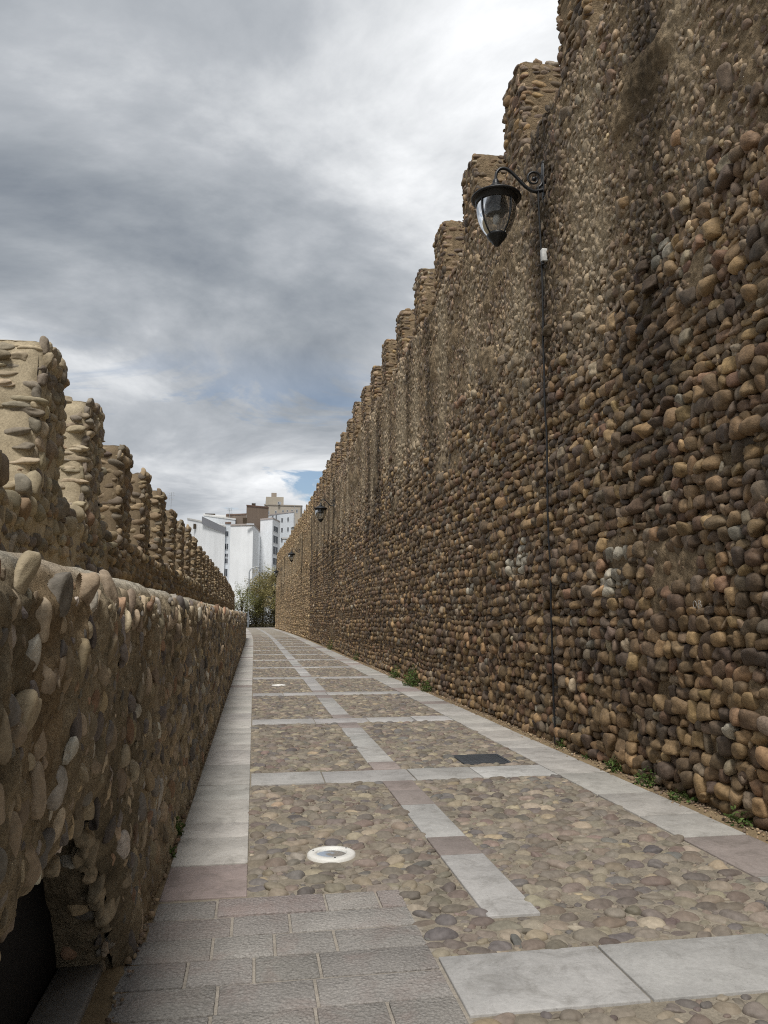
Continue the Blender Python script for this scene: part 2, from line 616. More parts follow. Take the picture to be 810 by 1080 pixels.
# crenel sill, back face and the end return
yb = np.arange(-4, WEND + .01, .5)
for prof in ([(XW, ZS), (XW + .35, ZS + .03), (XW + .8, ZS), (XW + 1.2, ZS - .05), (XW + 1.2, -.1)],):
    pr = np.array(prof)
    V = np.stack([np.repeat(pr[None, :, 0], len(yb), 0), np.repeat(yb[:, None], len(pr), 1), np.repeat(pr[None, :, 1], len(yb), 0)], -1).reshape(-1, 3)
    wb.add(V, grid_faces(len(yb), len(pr)), C['wm'], 1)
for ye in (-4.0, WEND):
    wb.add([(XW, ye, -.1), (XW + 1.2, ye, -.1), (XW + 1.2, ye, ZS), (XW, ye, ZS)], [[0, 1, 2, 3]], C['wm_far'] if ye > 0 else C['wm'], 1)

LIGHT = [(7.9, 2.0, .2), (7.7, 2.25, .12), (10.7, 2.5, .22), (11.3, 2.35, .15), (6.7, 5.1, .16), (5.9, .72, .1), (13.5, 2.1, .12), (14.5, 3.0, .1), (8.9, 4.6, .09), (12.5, 4.4, .1)]


def right_wall_stones(y0, y1, lod, wm, hm, fill):
    # lower courses of rounded river cobbles
    c = courses(y0, y1, .02, 7.2, wm, hm, .16, .08)
    yy, zz, w, h = c.T
    zc = zb(yy) + rng.normal(0, .45, len(yy))
    gap = fbm(np.c_[yy * .55, zz * .8, yy * 0 + 31], 1, 3)
    k = (zz < zc) & (rng.uniform(0, 1, len(yy)) > .03) & ((gap < .36) | (rng.uniform(0, 1, len(yy)) < .4))
    yy, zz, w, h = [a[k] for a in (yy, zz, w, h)]
    n = len(yy)
    dep = .5 * np.minimum(w, h) * rng.uniform(.85, 1.3, n)
    hs = np.c_[w * .53, h * .54, dep] * rng.lognormal(0, .09, (n, 1))
    X = XW - bulge(yy, zz) + dep * rng.uniform(-.3, .12, n) - .03 * (1 - sstep(0, .35, zz))
    pal = PAL_FAR if y0 > 53 else PAL_WALL
    cc = pick(n, pal, .2)
    for (ly, lz, lr) in LIGHT:
        q = ((yy - ly) / (lr * 1.6)) ** 2 + ((zz - lz) / lr) ** 2 < rng.uniform(.3, 1.3, n)
        cc[q] = C['white'] * rng.uniform(.4, .75, (q.sum(), 1))
    q = rng.uniform(0, 1, n) < .006
    cc[q] = C['white'] * rng.uniform(.35, .6, (q.sum(), 1))
    cc = wall_tint(cc, yy, zz)
    stones(wb, np.c_[X, yy, zz], (0, 1, 0), (0, 0, 1), (-1, 0, 0), hs, rng.normal(0, .15, n), cc, lod, 0, .15, (.6, .95))
    # upper, eroded part: flatter stones set on edge and half sunk in lime mortar
    c = courses(y0, y1, 3.9, ZS + .02, wm * .8, hm * 1.12, .8, .09)
    yy, zz, w, h = c.T
    zc = zb(yy) + rng.normal(0, .5, len(yy))
    gap = fbm(np.c_[yy * .8, zz * .7, yy * 0 + 41], 1, 3)
    k = (zz > zc) & (rng.uniform(0, 1, len(yy)) > .13) & ((gap < .15) | (rng.uniform(0, 1, len(yy)) < .4))
    yy, zz, w, h = [a[k] for a in (yy, zz, w, h)]
    n = len(yy)
    sz = rng.uniform(.6, 1.1, (n, 1))
    dep = .5 * np.minimum(w, h) * rng.uniform(.55, .95, n)
    hs = np.c_[w * .46, h * .62, dep] * sz
    topb = sstep(7.2, 8.3, zz)
    X = XW - bulge(yy, zz) + dep * (rng.uniform(-.1, .55, n) - .35 * topb)
    cc = wall_tint(pick(n, PAL_FAR if y0 > 53 else PAL_UP, .16), yy, zz)
    stones(wb, np.c_[X, yy, zz], (0, 1, 0), (0, 0, 1), (-1, 0, 0), hs, rng.normal(-.4, .35, n), cc, lod, 0, .2, (.6, 1.0))
    # small pebbles wedged in the joints
    if fill:
        n = int((y1 - y0) * ZS * fill)
        n2 = int(n * 1.6)
        yy = rng.uniform(y0, y1, n + n2); zz = np.r_[rng.uniform(.02, ZS, n), rng.uniform(4.4, ZS, n2)]
        n = n + n2
        r = rng.uniform(.012, .042, n)
        cc = wall_tint(pick(n, PAL_UP if y0 < 50 else PAL_FAR, .2), yy, zz)
        stones(wb, np.c_[XW - bulge(yy, zz) - r * rng.uniform(-.2, .5, n) - .004, yy, zz], (0, 1, 0), (0, 0, 1), (-1, 0, 0),
               np.c_[r, r * rng.uniform(1, 2.0, n), r * .8], rng.normal(-.4, .6, n), cc, max(lod - 1, 0), 0, .25)


right_wall_stones(-4, 4.6, 0, .2, .15, 0)
right_wall_stones(4.6, 13, 2, .15, .116, 75)
right_wall_stones(13, 36, 1, .152, .118, 26)
right_wall_stones(36, 54, 0, .16, .12, 0)
right_wall_stones(54, WEND, 0, .2, .14, 0)
wall = wb.build("fortification_wall", [M['wstone'], M['wmortar']], do_bend=True)
tag(wall, "tall brown crenellated cobblestone wall rising along the right side of the path", "wall")


# ------------------------------------------------------------------ merlons
def merlon_mesh(name, s, t, L, H, lod, pal, cmort, keep, mats, res=.05, sandy=False, taper=.05, quoin=True):
    """local frame: y 0..L along the wall, z 0..H, depth 0..t from the face inward; s=+1: path lies towards -x"""
    mb = MB()
    off = rng.uniform(0, 90, 3)
    na = max(3, int(L / res)); nz = max(3, int(H / res)); nt = max(3, int(t / res))

    def shape(d, y, z):
        zz = z / H
        yy = L / 2 + (y - L / 2) * (1 - taper * zz)
        r = .05
        # round the upper edges
        e = sstep(1 - r * 2 / H, 1, zz)
        yy = L / 2 + (yy - L / 2) * (1 - .07 * e)
        ey = np.minimum(y, L - y); ed = np.minimum(d, t - d)
        kk = .035 * np.clip(1 - ey / .13, 0, 1) ** 2 * np.clip(1 - ed / .13, 0, 1) ** 2
        yy = yy + kk * np.where(y < L / 2, 1, -1)
        d = d + kk * np.where(d < t / 2, 1, -1)
        return d, yy, z

    def face(A, B, fn, nrm):
        AA, BB = np.meshgrid(A, B, indexing='ij')
        d, y, z = fn(AA.ravel(), BB.ravel())
        d, y, z = shape(d, y, z)
        Pn = np.c_[d, y, z] + off
        a = .03 * fbm(Pn, 4, 4, .55) + .016 * fbm(Pn, 14, 3)
        a *= .5 if sandy else .8
        V = np.c_[d, y, z] + a[:, None] * np.array(nrm)
        V[:, 0] *= s
        v = .15 * fbm(Pn, 2.5, 3)[:, None]
        mb.add(V, grid_faces(len(A), len(B)), np.clip(cmort * (1 + v), 0, 1), 1)

    ya, za, ta = np.linspace(0, L, na), np.linspace(-.06, H, nz), np.linspace(0, t, nt)
    face(ya, za, lambda a, b: (a * 0, a, b), (-1, 0, 0))
    face(ya, za, lambda a, b: (a * 0 + t, a, b), (1, 0, 0))
    face(ta, za, lambda a, b: (a, a * 0, b), (0, -1, 0))
    face(ta, za, lambda a, b: (a, a * 0 + L, b), (0, 1, 0))
    face(ta, ya, lambda a, b: (a, b, a * 0 + H), (0, 0, 1))

    def put(c, to, T, U, N, k, prot, A=None, mort=.0, thin=.56):
        a, b, w, h = c.T
        if A is not None:
            w = np.minimum(w, 2 * np.minimum(a, A - a) + .03)
        q = (rng.uniform(0, 1, len(a)) < k) & (w > .04)
        a, b, w, h = a[q], b[q], w[q], h[q]
        n = len(a)
        if not n: return
        dep = .5 * np.minimum(w, h) * rng.uniform(.8, 1.2, n)
        d, y, z = to(a, b)
        d, y, z = shape(d, y, z)
        Pp = np.c_[d, y, z] - np.array(N)[None] * (dep * (1 - prot) * rng.uniform(.7, 1.2, n))[:, None]
        Pp[:, 0] *= s
        sg = np.array([s, 1, 1])
        cc = pick(n, pal, .17)
        cc = cc * (1 - mort) + cmort * mort
        stones(mb, Pp, np.array(T) * sg, np.array(U) * sg, np.array(N) * sg, np.c_[w * .53, h * thin, dep], rng.normal(0, .07, n), cc, lod, 0, .16)

    pr = .62 if sandy else .45
    ml = .12 if sandy else 0
    wm, hm = (.095, .115) if sandy else (.15, .12)
    put(courses(.02, L - .02, .02, H - .04, wm, hm, .5, 0), lambda a, b: (a * 0, a, b), (0, 1, 0), (0, 0, 1), (-1, 0, 0), .9 if sandy else keep, pr * 1.1, L, mort=ml)
    put(courses(.02, L - .02, .02, H - .04, .18, .14, .5, 0), lambda a, b: (a * 0 + t, a, b), (0, 1, 0), (0, 0, 1), (1, 0, 0), keep, pr, mort=ml)
    for yy, ny in ((0, -1), (L, 1)):
        cq = courses(.06, t - .06, .03, H - .04, .2 if sandy else .2, .088 if sandy else .1, .12, 0)
        put(cq, lambda a, b, yy=yy: (a, a * 0 + yy, b), (1, 0, 0), (0, 0, 1), (0, ny, 0), keep * (1.2 if sandy else 1), pr * (.6 if ny < 0 else .4), t, mort=ml * 1.6, thin=.4 if sandy else .5)
        # corner stones
        zc = np.arange(.06, H - .03, .115) + rng.uniform(-.02, .02, len(np.arange(.06, H - .03, .115)))
        n = len(zc)
        if quoin:
            cqn = np.c_[np.full(n, .115), zc, rng.uniform(.2, .3, n), rng.uniform(.085, .13, n)]
            put(cqn, lambda a, b, yy=yy, ny=ny: (a, a * 0 + yy - ny * .03, b), (1, 0, 0), (0, 0, 1), (0, ny, 0), keep, pr * (.9 if ny < 0 else .5), t, mort=ml, thin=.36 if sandy else .5)
    # capping course
    ct = courses(.07, t - .07, .07, L - .07, .2, .13, .3, 0)
    put(ct, lambda a, b: (a, b, a * 0 + H - .01), (1, 0, 0), (0, 1, 0), (0, 0, 1), .85 * (.5 if sandy else 1), .2 if sandy else .4, t, mort=ml)
    return mb.build(name, mats, mesh_only=True)


def add_merlon(me, parent, x, y, z):
    o = bpy.data.objects.new("merlon", me)
    col.objects.link(o)
    o.parent = parent
    o.location = (x, y, z)
    return o


PITCH_R = 2.42
wmats = [M['wstone'], M['wmortar']]
rv_near = [merlon_mesh("merlon", 1, .75, .92, ZT - ZS, 2, PAL_UP + PAL_WALL, C['wm'] * .9, .93, wmats, .04) for _ in range(3)]
rv_mid = [merlon_mesh("merlon", 1, .75, .92, ZT - ZS, 1, PAL_WALL + PAL_UP, C['wm'] * .9, .93, wmats, .07) for _ in range(5)]
rv_far = [merlon_mesh("merlon", 1, .75, .92, ZT - ZS, 0, PAL_FAR, C['wm_far'] * .75, .93, wmats, .12) for _ in range(4)]
i = 0
yf = 8.88 - 4 * PITCH_R
while yf < WEND - .3:
    me = rv_near[i % 3] if 6 < yf < 15 else (rv_mid[i % 5] if yf < 54 else rv_far[i % 4])
    mo = add_merlon(me, wall, XW + .0 + float(bend(yf)) + rng.uniform(-.015, .015), yf - .92 + rng.uniform(-.05, .05), ZS + rng.uniform(-.06, .03))
    mo.scale = (1, rng.uniform(.93, 1.06), rng.uniform(.95, 1.035)); mo.rotation_euler = (rng.normal(0, .012), rng.normal(0, .008), 0)
    yf += PITCH_R; i += 1

# chalk scribble on one cobble of the wall, low on its nearest stretch
mb = MB()
xx = XW - .115
tt = np.linspace(0, 2 * math.pi, 16)
for (cy_, cz_, ry_, rz_) in ((6.17, 1.70, .024, .03), (6.095, 1.715, .018, .015), (6.093, 1.684, .021, .017)):
    mb.tube(np.c_[np.full(16, xx), cy_ + ry_ * np.cos(tt), cz_ + rz_ * np.sin(tt)], .003, 5)
mb.tube([(xx, 6.112, 1.665), (xx, 6.112, 1.732)], .003, 5)
mb.build("chalk_mark", M['chalk'], wall)

# ------------------------------------------------------------------ low wall on the left with its recess
XL = -.57
LEND = 58.0
HOLE = np.array([(1.05, -.3), (1.05, .70), (1.5, .77), (2.05, .80), (2.4, .83), (2.72, .90), (2.95, .92), (3.18, .88), (3.36, .76), (3.55, .54), (3.74, .32), (3.88, .12), (3.98, -.3)])


def hole_round(y, z):
    """how far the worn arris of the recess falls back at a point of the wall face"""
    o = np.zeros(len(y))
    k = (y > .7) & (y < 4.4) & (z < 1.3)
    if k.any():
        P = np.c_[y[k], z[k]]
        best = np.full(len(P), 9.0)
        for a, b in zip(HOLE[:-1], HOLE[1:]):
            ab = b - a
            t = np.clip(((P - a) @ ab) / (ab @ ab), 0, 1)
            best = np.minimum(best, np.linalg.norm(P - a - t[:, None] * ab, axis=1))
        w = .13 + .05 * fbm(np.c_[P, P[:, 0] * 0], 4, 2)
        o[k] = .07 * np.clip(1 - best / w, 0, 1) ** 2
    return o


def in_poly(y, z, poly, grow=0.0):
    c = poly.mean(0)
    p = c + (poly - c) * (1 + grow)
    r = np.zeros(len(y), bool)
    j = len(p) - 1
    for i in range(len(p)):
        yi, zi = p[i]; yj, zj = p[j]
        cond = ((zi > z) != (zj > z)) & (y < (yj - yi) * (z - zi) / (zj - zi + 1e-12) + yi)
        r ^= cond
        j = i
    return r


lowall = empty("low_cobble_wall", (0, 0, 0))
tag(lowall, "low rough mortared cobble wall edging the left side of the path with a dark recess at its near end", "wall")
lb = MB()
prof = [(0.02, z) for z in np.arange(-.12, 1.66, .017)] + [(.0, 1.68), (-.012, 1.715), (-.035, 1.745), (-.07, 1.765), (-.12, 1.775)] + [(-x, 1.78) for x in np.arange(.16, 1.2, .06)]
prof = np.array(prof)
dn = np.gradient(prof, axis=0); nn = np.c_[dn[:, 1], -dn[:, 0]]; nn /= np.linalg.norm(nn, axis=1)[:, None]
ys = np.concatenate([np.arange(-4, 1.0, .06), yspace(1.0, LEND, .015, .0045, 4.5)])
yy = np.repeat(ys, len(prof)); pz = np.tile(prof[:, 1], len(ys)); px = np.tile(prof[:, 0], len(ys))
nx = np.tile(nn[:, 0], len(ys)); nz = np.tile(nn[:, 1], len(ys))
P3 = np.c_[yy, pz, px]


def low_disp(P3):
    return .035 * fbm(P3, 2.2, 4, .55) + .045 * fbm(P3, 6.5, 4, .62) + .02 * fbm(P3, 24, 3, .65)


dsp = low_disp(P3) * (1 - .55 * sstep(1.55, 1.72, pz))
lipw = .012 * fbm(np.c_[yy * 1.7, yy * 0, yy * 0 + 8], 1, 3) * sstep(1.3, 1.75, pz)
V = np.c_[XL + px + nx * dsp + .02 * (1 - sstep(0, .3, pz)) - hole_round(yy, pz) * (px > -.02), yy, pz + nz * dsp + lipw]
F = grid_faces(len(ys), len(prof))
ctr = (V[F].mean(1))
hole = in_poly(ctr[:, 1], ctr[:, 2], HOLE) & (ctr[:, 0] > XL - .2)
F = F[~hole]
moss = sstep(.1, .5, fbm(P3, .9, 4))[:, None] * sstep(1.2, .2, pz)[:, None]
cl = C['lm'] * (1 + .3 * fbm(P3, 1.3, 3)[:, None] + .35 * fbm(P3, 6, 4, .6)[:, None])
cl = cl * (1 - .35 * moss) + np.array([.03, .035, .015]) * .35 * moss
lipc = (sstep(1.70, 1.765, pz) * sstep(.62, .0, np.abs(px)))[:, None] * .75
cl = cl * (1 - lipc) + np.array(lin(196, 190, 176)) * lipc
dk = (sstep(.05, .4, fbm(P3 * np.array([1.3, .6, 1]) + 70, 1.0, 4, .6)))[:, None] * .42
cl = cl * (1 - dk)
och = (sstep(.25, .55, fbm(P3 + 40, 1.1, 3)))[:, None] * .3
cl = cl * (1 - och) + np.array(lin(140, 104, 60)) * och
lb.add(V, F, np.clip(cl, .01, 1), 1)
# reveal of the recess
pts = []
for a, b in zip(HOLE[:-1], HOLE[1:]):
    n = max(2, int(np.linalg.norm(b - a) / .025))
    pts += [a + (b - a) * k / n for k in range(n)]
pts = np.array(pts + [HOLE[-1]])
ds = np.linspace(0.0, .225, 14)
A, B = np.meshgrid(np.arange(len(pts)), np.arange(len(ds)), indexing='ij')
py, pzz, pd = pts[A.ravel(), 0], pts[A.ravel(), 1], ds[B.ravel()]
cen = HOLE.mean(0)
dr = np.c_[py - cen[0], pzz - cen[1]]; dr /= np.linalg.norm(dr, axis=1)[:, None]
q3 = np.c_[py, pzz, pd]
dd = .05 * fbm(q3, 4, 4) + .03 * fbm(q3, 16, 3) - .025
fx = XL + .02 + low_disp(np.c_[py, pzz, py * 0 + .02]) + .02 * (1 - sstep(0, .3, pzz)) - .075
inner = sstep(0, .035, pd)
Vr = np.c_[(fx - .012) * (1 - inner) + (XL - .05 - pd) * inner, py + dr[:, 0] * (.04 * (1 - inner) + dd * inner), pzz + dr[:, 1] * (.04 * (1 - inner) + dd * inner)]
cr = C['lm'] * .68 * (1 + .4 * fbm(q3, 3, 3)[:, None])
lb.add(Vr, grid_faces(len(pts), len(ds)), cr, 1)
# end faces
for ye in (-4.0, LEND):
    lb.add([(XL, ye, -.1), (XL - 1.15, ye, -.1), (XL - 1.15, ye, 1.76), (XL, ye, 1.74)], [[0, 1, 2, 3]], C['lm'], 1)
# stones in the face
for (y0, y1, lod, rmin, rmax, tries, kp) in ((-4, .8, 1, .04, .08, 4000, .8), (.8, 5.2, 3, .010, .048, 11000, .64), (5.2, 12, 2, .015, .05, 15000, .66), (12, 30, 1, .03, .065, 18000, .62), (30, LEND, 0, .04, .07, 18000, .7)):
    p = pack(y0, y1, .03, 1.70, rmin, rmax, tries, None, 1.8, .98)
    p = p[rng.uniform(0, 1, len(p)) < kp]
    k = ~in_poly(p[:, 0], p[:, 1], HOLE, .06)
    p = p[k]
    n = len(p)
    r = p[:, 2]
    el = rng.uniform(1.0, 1.8, n)
    emb = rng.uniform(.0, .95, n)
    dep = r * rng.uniform(.55, .85, n)
    d0 = low_disp(np.c_[p[:, 0], p[:, 1], p[:, 0] * 0 + .02]) - hole_round(p[:, 0], p[:, 1])
    Pp = np.c_[XL + .02 + d0 - dep * emb, p[:, 0], p[:, 1]]
    stones(lb, Pp, (0, 1, 0), (0, 0, 1), (1, 0, 0), np.c_[r * .88, r * el, dep], rng.normal(0, .3, n), pick(n, PAL_LOW, .22), lod, 0, .15)
# stones laid along the top edge
yt = np.arange(-3.5, LEND, .2); yt = (yt + rng.uniform(-.08, .08, len(yt)))[rng.uniform(0, 1, len(yt)) < .35]
for lo, hi, lod in ((-4, 7, 3), (7, 20, 1), (20, 60, 0)):
    k = (yt >= lo) & (yt < hi); n = k.sum()
    stones(lb, np.c_[XL - .045 + rng.uniform(-.03, .008, n), yt[k], 1.635 + rng.uniform(-.04, .02, n)], (0, 1, 0), (0, 0, 1), (1, 0, 0),
           np.c_[rng.uniform(.03, .055, n), rng.uniform(.04, .06, n), rng.uniform(.05, .07, n)], rng.normal(0, .2, n), pick(n, PAL_LOW, .22), lod, 0, .15)
# stones and mortar lumps along the worn arris of the recess
ip = np.arange(24, len(pts) - 4, 2); n = len(ip)
ap = pts[ip] + rng.normal(0, .018, (n, 2))
fa = XL + .02 + low_disp(np.c_[ap, ap[:, 0] * 0 + .02]) - .07
ca = pick(n, PAL_LOW, .2); q = rng.uniform(0, 1, n) < .75
ca[q] = C['lm'] * .8 * rng.lognormal(0, .12, (q.sum(), 1))
rr_ = rng.uniform(.02, .05, n)
stones(lb, np.c_[fa - rng.uniform(.0, .03, n), ap], (0, 1, 0), (0, 0, 1), (1, 0, 0), np.c_[rr_, rr_ * rng.uniform(1, 1.6, n), rr_ * .9], rng.normal(0, .6, n), ca, 3, 0, .25, (.6, 1))
# big stones in the reveal
jy = np.array([3.72, 3.85, 3.6, 3.47, 3.9, 3.63, 3.2, 2.9, 3.8, 3.66]); jz = np.array([.36, .16, .52, .66, .05, .46, .88, .92, .27, .4]); n = len(jy)
jy = jy + .03
stones(lb, np.c_[XL - .14 + rng.uniform(-.07, .05, n), jy, jz], (1, 0, 0), (0, .3, 1), (0, -1, -.2), np.c_[rng.uniform(.04, .08, n), rng.uniform(.04, .07, n), np.full(n, .04)],
       rng.normal(0, .3, n), pick(n, PAL_LOW, .2), 3, 0, .15)
lb.build("masonry", [M['lstone'], M['lmortar']], lowall, do_bend=True)
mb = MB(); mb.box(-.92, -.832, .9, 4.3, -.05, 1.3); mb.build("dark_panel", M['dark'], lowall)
mb = MB(); mb.box(-.830, -.635, 1.1, 4.0, -.1, .055, C['strip'] * .55, 0, .012); mb.build("sill", M['slab'], lowall)

# ------------------------------------------------------------------ crenellated parapet behind the low wall
XP = -1.67
PEND = 80.0
PS, PT = 2.42, 3.76
pb = MB()
ys = np.concatenate([np.arange(-4, 4, .1), yspace(4, PEND, .03, .006, 9)])
prof = np.array([(0, z) for z in np.arange(1.5, PS - .03, .035)] + [(-.01, PS - .02), (-.04, PS), (-.12, PS + .005), (-.3, PS), (-.5, PS), (-.52, PS - .3), (-.52, -.1)])
yy = np.repeat(ys, len(prof)); px = np.tile(prof[:, 0], len(ys)); pz = np.tile(prof[:, 1], len(ys))
P3 = np.c_[yy, pz, px]
dsp = .03 * fbm(P3, 3, 4) + .01 * fbm(P3, 16, 3)
f2 = sstep(8.6, 9.6, yy + .3 * fbm(P3, 1, 2))[:, None]
cp = (C['sand'] * (1 - f2) + C['pm2'] * f2) * (1 + .18 * fbm(P3, 1.5, 3)[:, None])
pb.add(np.c_[XP + px + dsp, yy, pz + dsp * .5], grid_faces(len(ys), len(prof)), cp, 1)
for ye in (-4.0, PEND):
    pb.add([(XP, ye, -.1), (XP - .5, ye, -.1), (XP - .5, ye, PS), (XP, ye, PS)], [[0, 1, 2, 3]], C['pm2'], 1)
for (y0, y1, lod, wm, hm, pal, kp) in ((-4, 3.5, 0, .16, .15, PAL_PAR, .7), (3.5, 9.2, 2, .13, .14, PAL_PAR, .72), (9.2, 26, 1, .15, .13, PAL_PAR2, .92), (26, PEND, 0, .18, .14, PAL_PAR2, .95)):
    c = courses(y0, y1, 1.7, PS + .02, wm, hm, .5, .03)
    c = c[rng.uniform(0, 1, len(c)) < kp]
    n = len(c)
    dep = .5 * np.minimum(c[:, 2], c[:, 3]) * rng.uniform(.8, 1.2, n)
    stones(pb, np.c_[XP - dep * rng.uniform(.1, .5, n), c[:, 0], c[:, 1]], (0, 1, 0), (0, 0, 1), (1, 0, 0), np.c_[c[:, 2] * .45, c[:, 3] * .5, dep], rng.normal(0, .25, n), pick(n, pal, .17), lod, 0, .15)
# rubble laid on the sills
yt = np.arange(-3, 40, .16) + rng.uniform(-.05, .05, len(np.arange(-3, 40, .16))); n = len(yt)
stones(pb, np.c_[XP - rng.uniform(.03, .12, n), yt, PS + rng.uniform(-.05, .01, n)], (0, 1, 0), (1, 0, 0), (0, 0, 1), np.c_[rng.uniform(.04, .08, n), rng.uniform(.06, .12, n), rng.uniform(.03, .05, n)],
       rng.normal(0, .3, n), pick(n, PAL_PAR, .15), 2, 0, .15)
par = pb.build("crenellated_parapet", [M['pstone'], M['pmortar']], do_bend=True)
tag(par, "low crenellated parapet of sandy mortar and cobbles standing behind the low left wall", "wall")
pm_ = [M['pstone'], M['pmortar']]
lv_near = [merlon_mesh("merlon", -1, .62, .85, PT - PS, 3, PAL_PAR, C['sand'], .6, pm_, .025, True, .1) for _ in range(3)]
lv_mid = [merlon_mesh("merlon", -1, .55, .8, PT - PS, 2, PAL_PAR2, C['pm2'] * .85, .95, pm_, .05, False, .05) for _ in range(4)]
lv_far = [merlon_mesh("merlon", -1, .55, .8, PT - PS, 0, PAL_PAR2, C['pm2'] * .85, .95, pm_, .12, False, .05) for _ in range(4)]
ends = [-1.0, 1.0, 3.1, 5.2, 6.98, 8.75] + [10.72 + 2.03 * k for k in range(34)]
for i, yf in enumerate(ends):
    if yf > PEND - .2: break
    if yf < 9.5: me, L, dz = lv_near[i % 3], .85, (-.04 if yf < 7.5 else 0)
    elif yf < 24: me, L, dz = lv_mid[i % 4], .8, 0
    else: me, L, dz = lv_far[i % 4], .8, 0
    mo = add_merlon(me, par, XP + float(bend(yf)) + rng.uniform(-.02, .02), yf - L, PS + (-.34 if 5 < yf < 5.5 else 0) + dz + rng.uniform(-.03, .03))
    mo.scale = (1, rng.uniform(.94, 1.06), rng.uniform(.96, 1.03) if yf > 9 else 1); mo.rotation_euler = (rng.normal(0, .012), 0, 0)

# earth bank that fills behind the walls: the ground sheet carries it
mb = MB()
mb.add([(-1500, -400, -.06), (1500, -400, -.06), (1500, 2500, -.06), (-1500, 2500, -.06)], [[0, 1, 2, 3]])
tag(mb.build("ground", M['earth']), kind="structure")

# ------------------------------------------------------------------ path
BARS = [(3.26, 3.82)] + [(7.76 + 4.23 * k, 8.31 + 4.23 * k - .0) for k in range(24)]
YE = 112.0
XR0, XR1 = 3.08, 3.62
X0, X1 = 1.26, 1.57
UPL = [(.55, 5.5), (.6, 18.66), (.6, 31.8), (.6, 45)]
COV = (2.29, 2.83, 8.47, 9.02)


def slab_mesh(mb, rects, z1=.012, th=.08, bev=.006, gapw=.006):
    for (x0, x1, y0, y1, c) in rects:
        x0 += gapw; x1 -= gapw; y0 += gapw; y1 -= gapw
        dz = rng.normal(0, .0022)
        # long slabs are cut so that they can follow the bend
        mb.box(x0, x1, y0, y1, z1 - th + dz, z1 + dz, c, 0, bev)


def vary(c, j=.085):
    return np.clip(c * rng.lognormal(0, j) * rng.lognormal(0, .006, 3), 0, .9)


# mortar bed with the cobbles
fb = MB()
ys = np.concatenate([np.arange(-4, 2.2, .15), yspace(2.2, YE, .03, .006, 7)])
xs = np.linspace(-.68, XW + .05, 130)
Yg, Xg = np.meshgrid(ys, xs, indexing='ij'); yy, xx = Yg.ravel(), Xg.ravel()
P3 = np.c_[xx, yy, xx * 0]
zf = .003 * fbm(P3, 1.3, 3) + .003 * fbm(P3, 9, 4)
bed = ((xx > XR1) | (xx < -.5))
zf = zf - .002 + bed * (.006 + .012 * fbm(P3, 6, 4)) + sstep(XR1, XW, xx) * .02 + sstep(-.52, -.62, xx) * .02
cf = C['fm'] * (1 + .22 * fbm(P3, .8, 4)[:, None] + .12 * fbm(P3, 6, 3)[:, None])
cb = np.array(lin(128, 112, 88))
cf = np.where(bed[:, None], cb * (1 + .25 * fbm(P3, 4, 3)[:, None]), cf)
plz = ((yy < 4.76) & (xx < .88))[:, None]
cf = np.where(plz & ~bed[:, None], np.array(lin(154, 147, 137)) * (1 + .1 * fbm(P3, 5, 3)[:, None]), cf)
fb.add(np.c_[xx, yy, zf], grid_faces(len(ys), len(xs)), np.clip(cf, 0, 1), 1)


def free(x, y, r):
    g = .55 * r
    ok = (x > .0 + g) & (x < XR0 - g)
    for (a, b) in BARS:
        ok &= ~((y > a - g) & (y < b + g) & ((a > 4) | (x > .86)))
    ok &= ~((x < .88 + g) & (y < 4.77 + g))
    ok &= ~((x > X0 - g) & (x < X1 + g) & (y > 4.25 - g))
    for (a, b) in UPL:
        ok &= (x - a) ** 2 + (y - b) ** 2 > (.2 + g) ** 2
    ok &= ~((x > COV[0] - g) & (x < COV[1] + g) & (y > COV[2] - g) & (y < COV[3] + g))
    return ok


for (y0, y1, lod, rmin, rmax, tries) in ((-3, 2.4, 0, .03, .075, 9000), (2.4, 7, 3, .015, .066, 40000), (7, 15, 2, .016, .062, 42000), (15, 32, 1, .026, .06, 40000), (32, 62, 0, .036, .075, 26000)):
    p = pack(.0, XR0, y0, y1, rmin, rmax, tries, free, 2.6, .87)
    n = len(p); r = p[:, 2]
    p = p[rng.uniform(0, 1, n) < .94]; n = len(p); r = p[:, 2]
    el = rng.uniform(1.0, 1.55, n)
    dep = r * rng.uniform(.55, .8, n)
    prt = dep * np.where(rng.uniform(0, 1, n) < .12, rng.uniform(.2, .3, n), rng.uniform(.4, .62, n))
    stones(fb, np.c_[p[:, 0], p[:, 1], prt - dep], (1, 0, 0), (0, 1, 0), (0, 0, 1), np.c_[r * el * .95, r * .9, dep], rng.normal(.0, .5, n), pick(n, PAL_FLOOR, .11), lod, 0, .15, (.8, 1.0), .03, False)
# set of long stones on edge at the end of the central strip
n = 7
stones(fb, np.c_[np.tile([1.32, 1.42, 1.52], 3)[:n], np.repeat([3.92, 4.05, 4.17], 3)[:n], np.full(n, -.012)], (1, 0, 0), (0, 1, 0), (0, 0, 1), np.c_[np.full(n, .032), np.full(n, .075), np.full(n, .028)],
       rng.normal(.3, .2, n), pick(n, PAL_FLOOR, .2), 3, 0, .12)
tag(fb.build("path", [M['fstone'], M['fmortar']], do_bend=True), kind="structure")

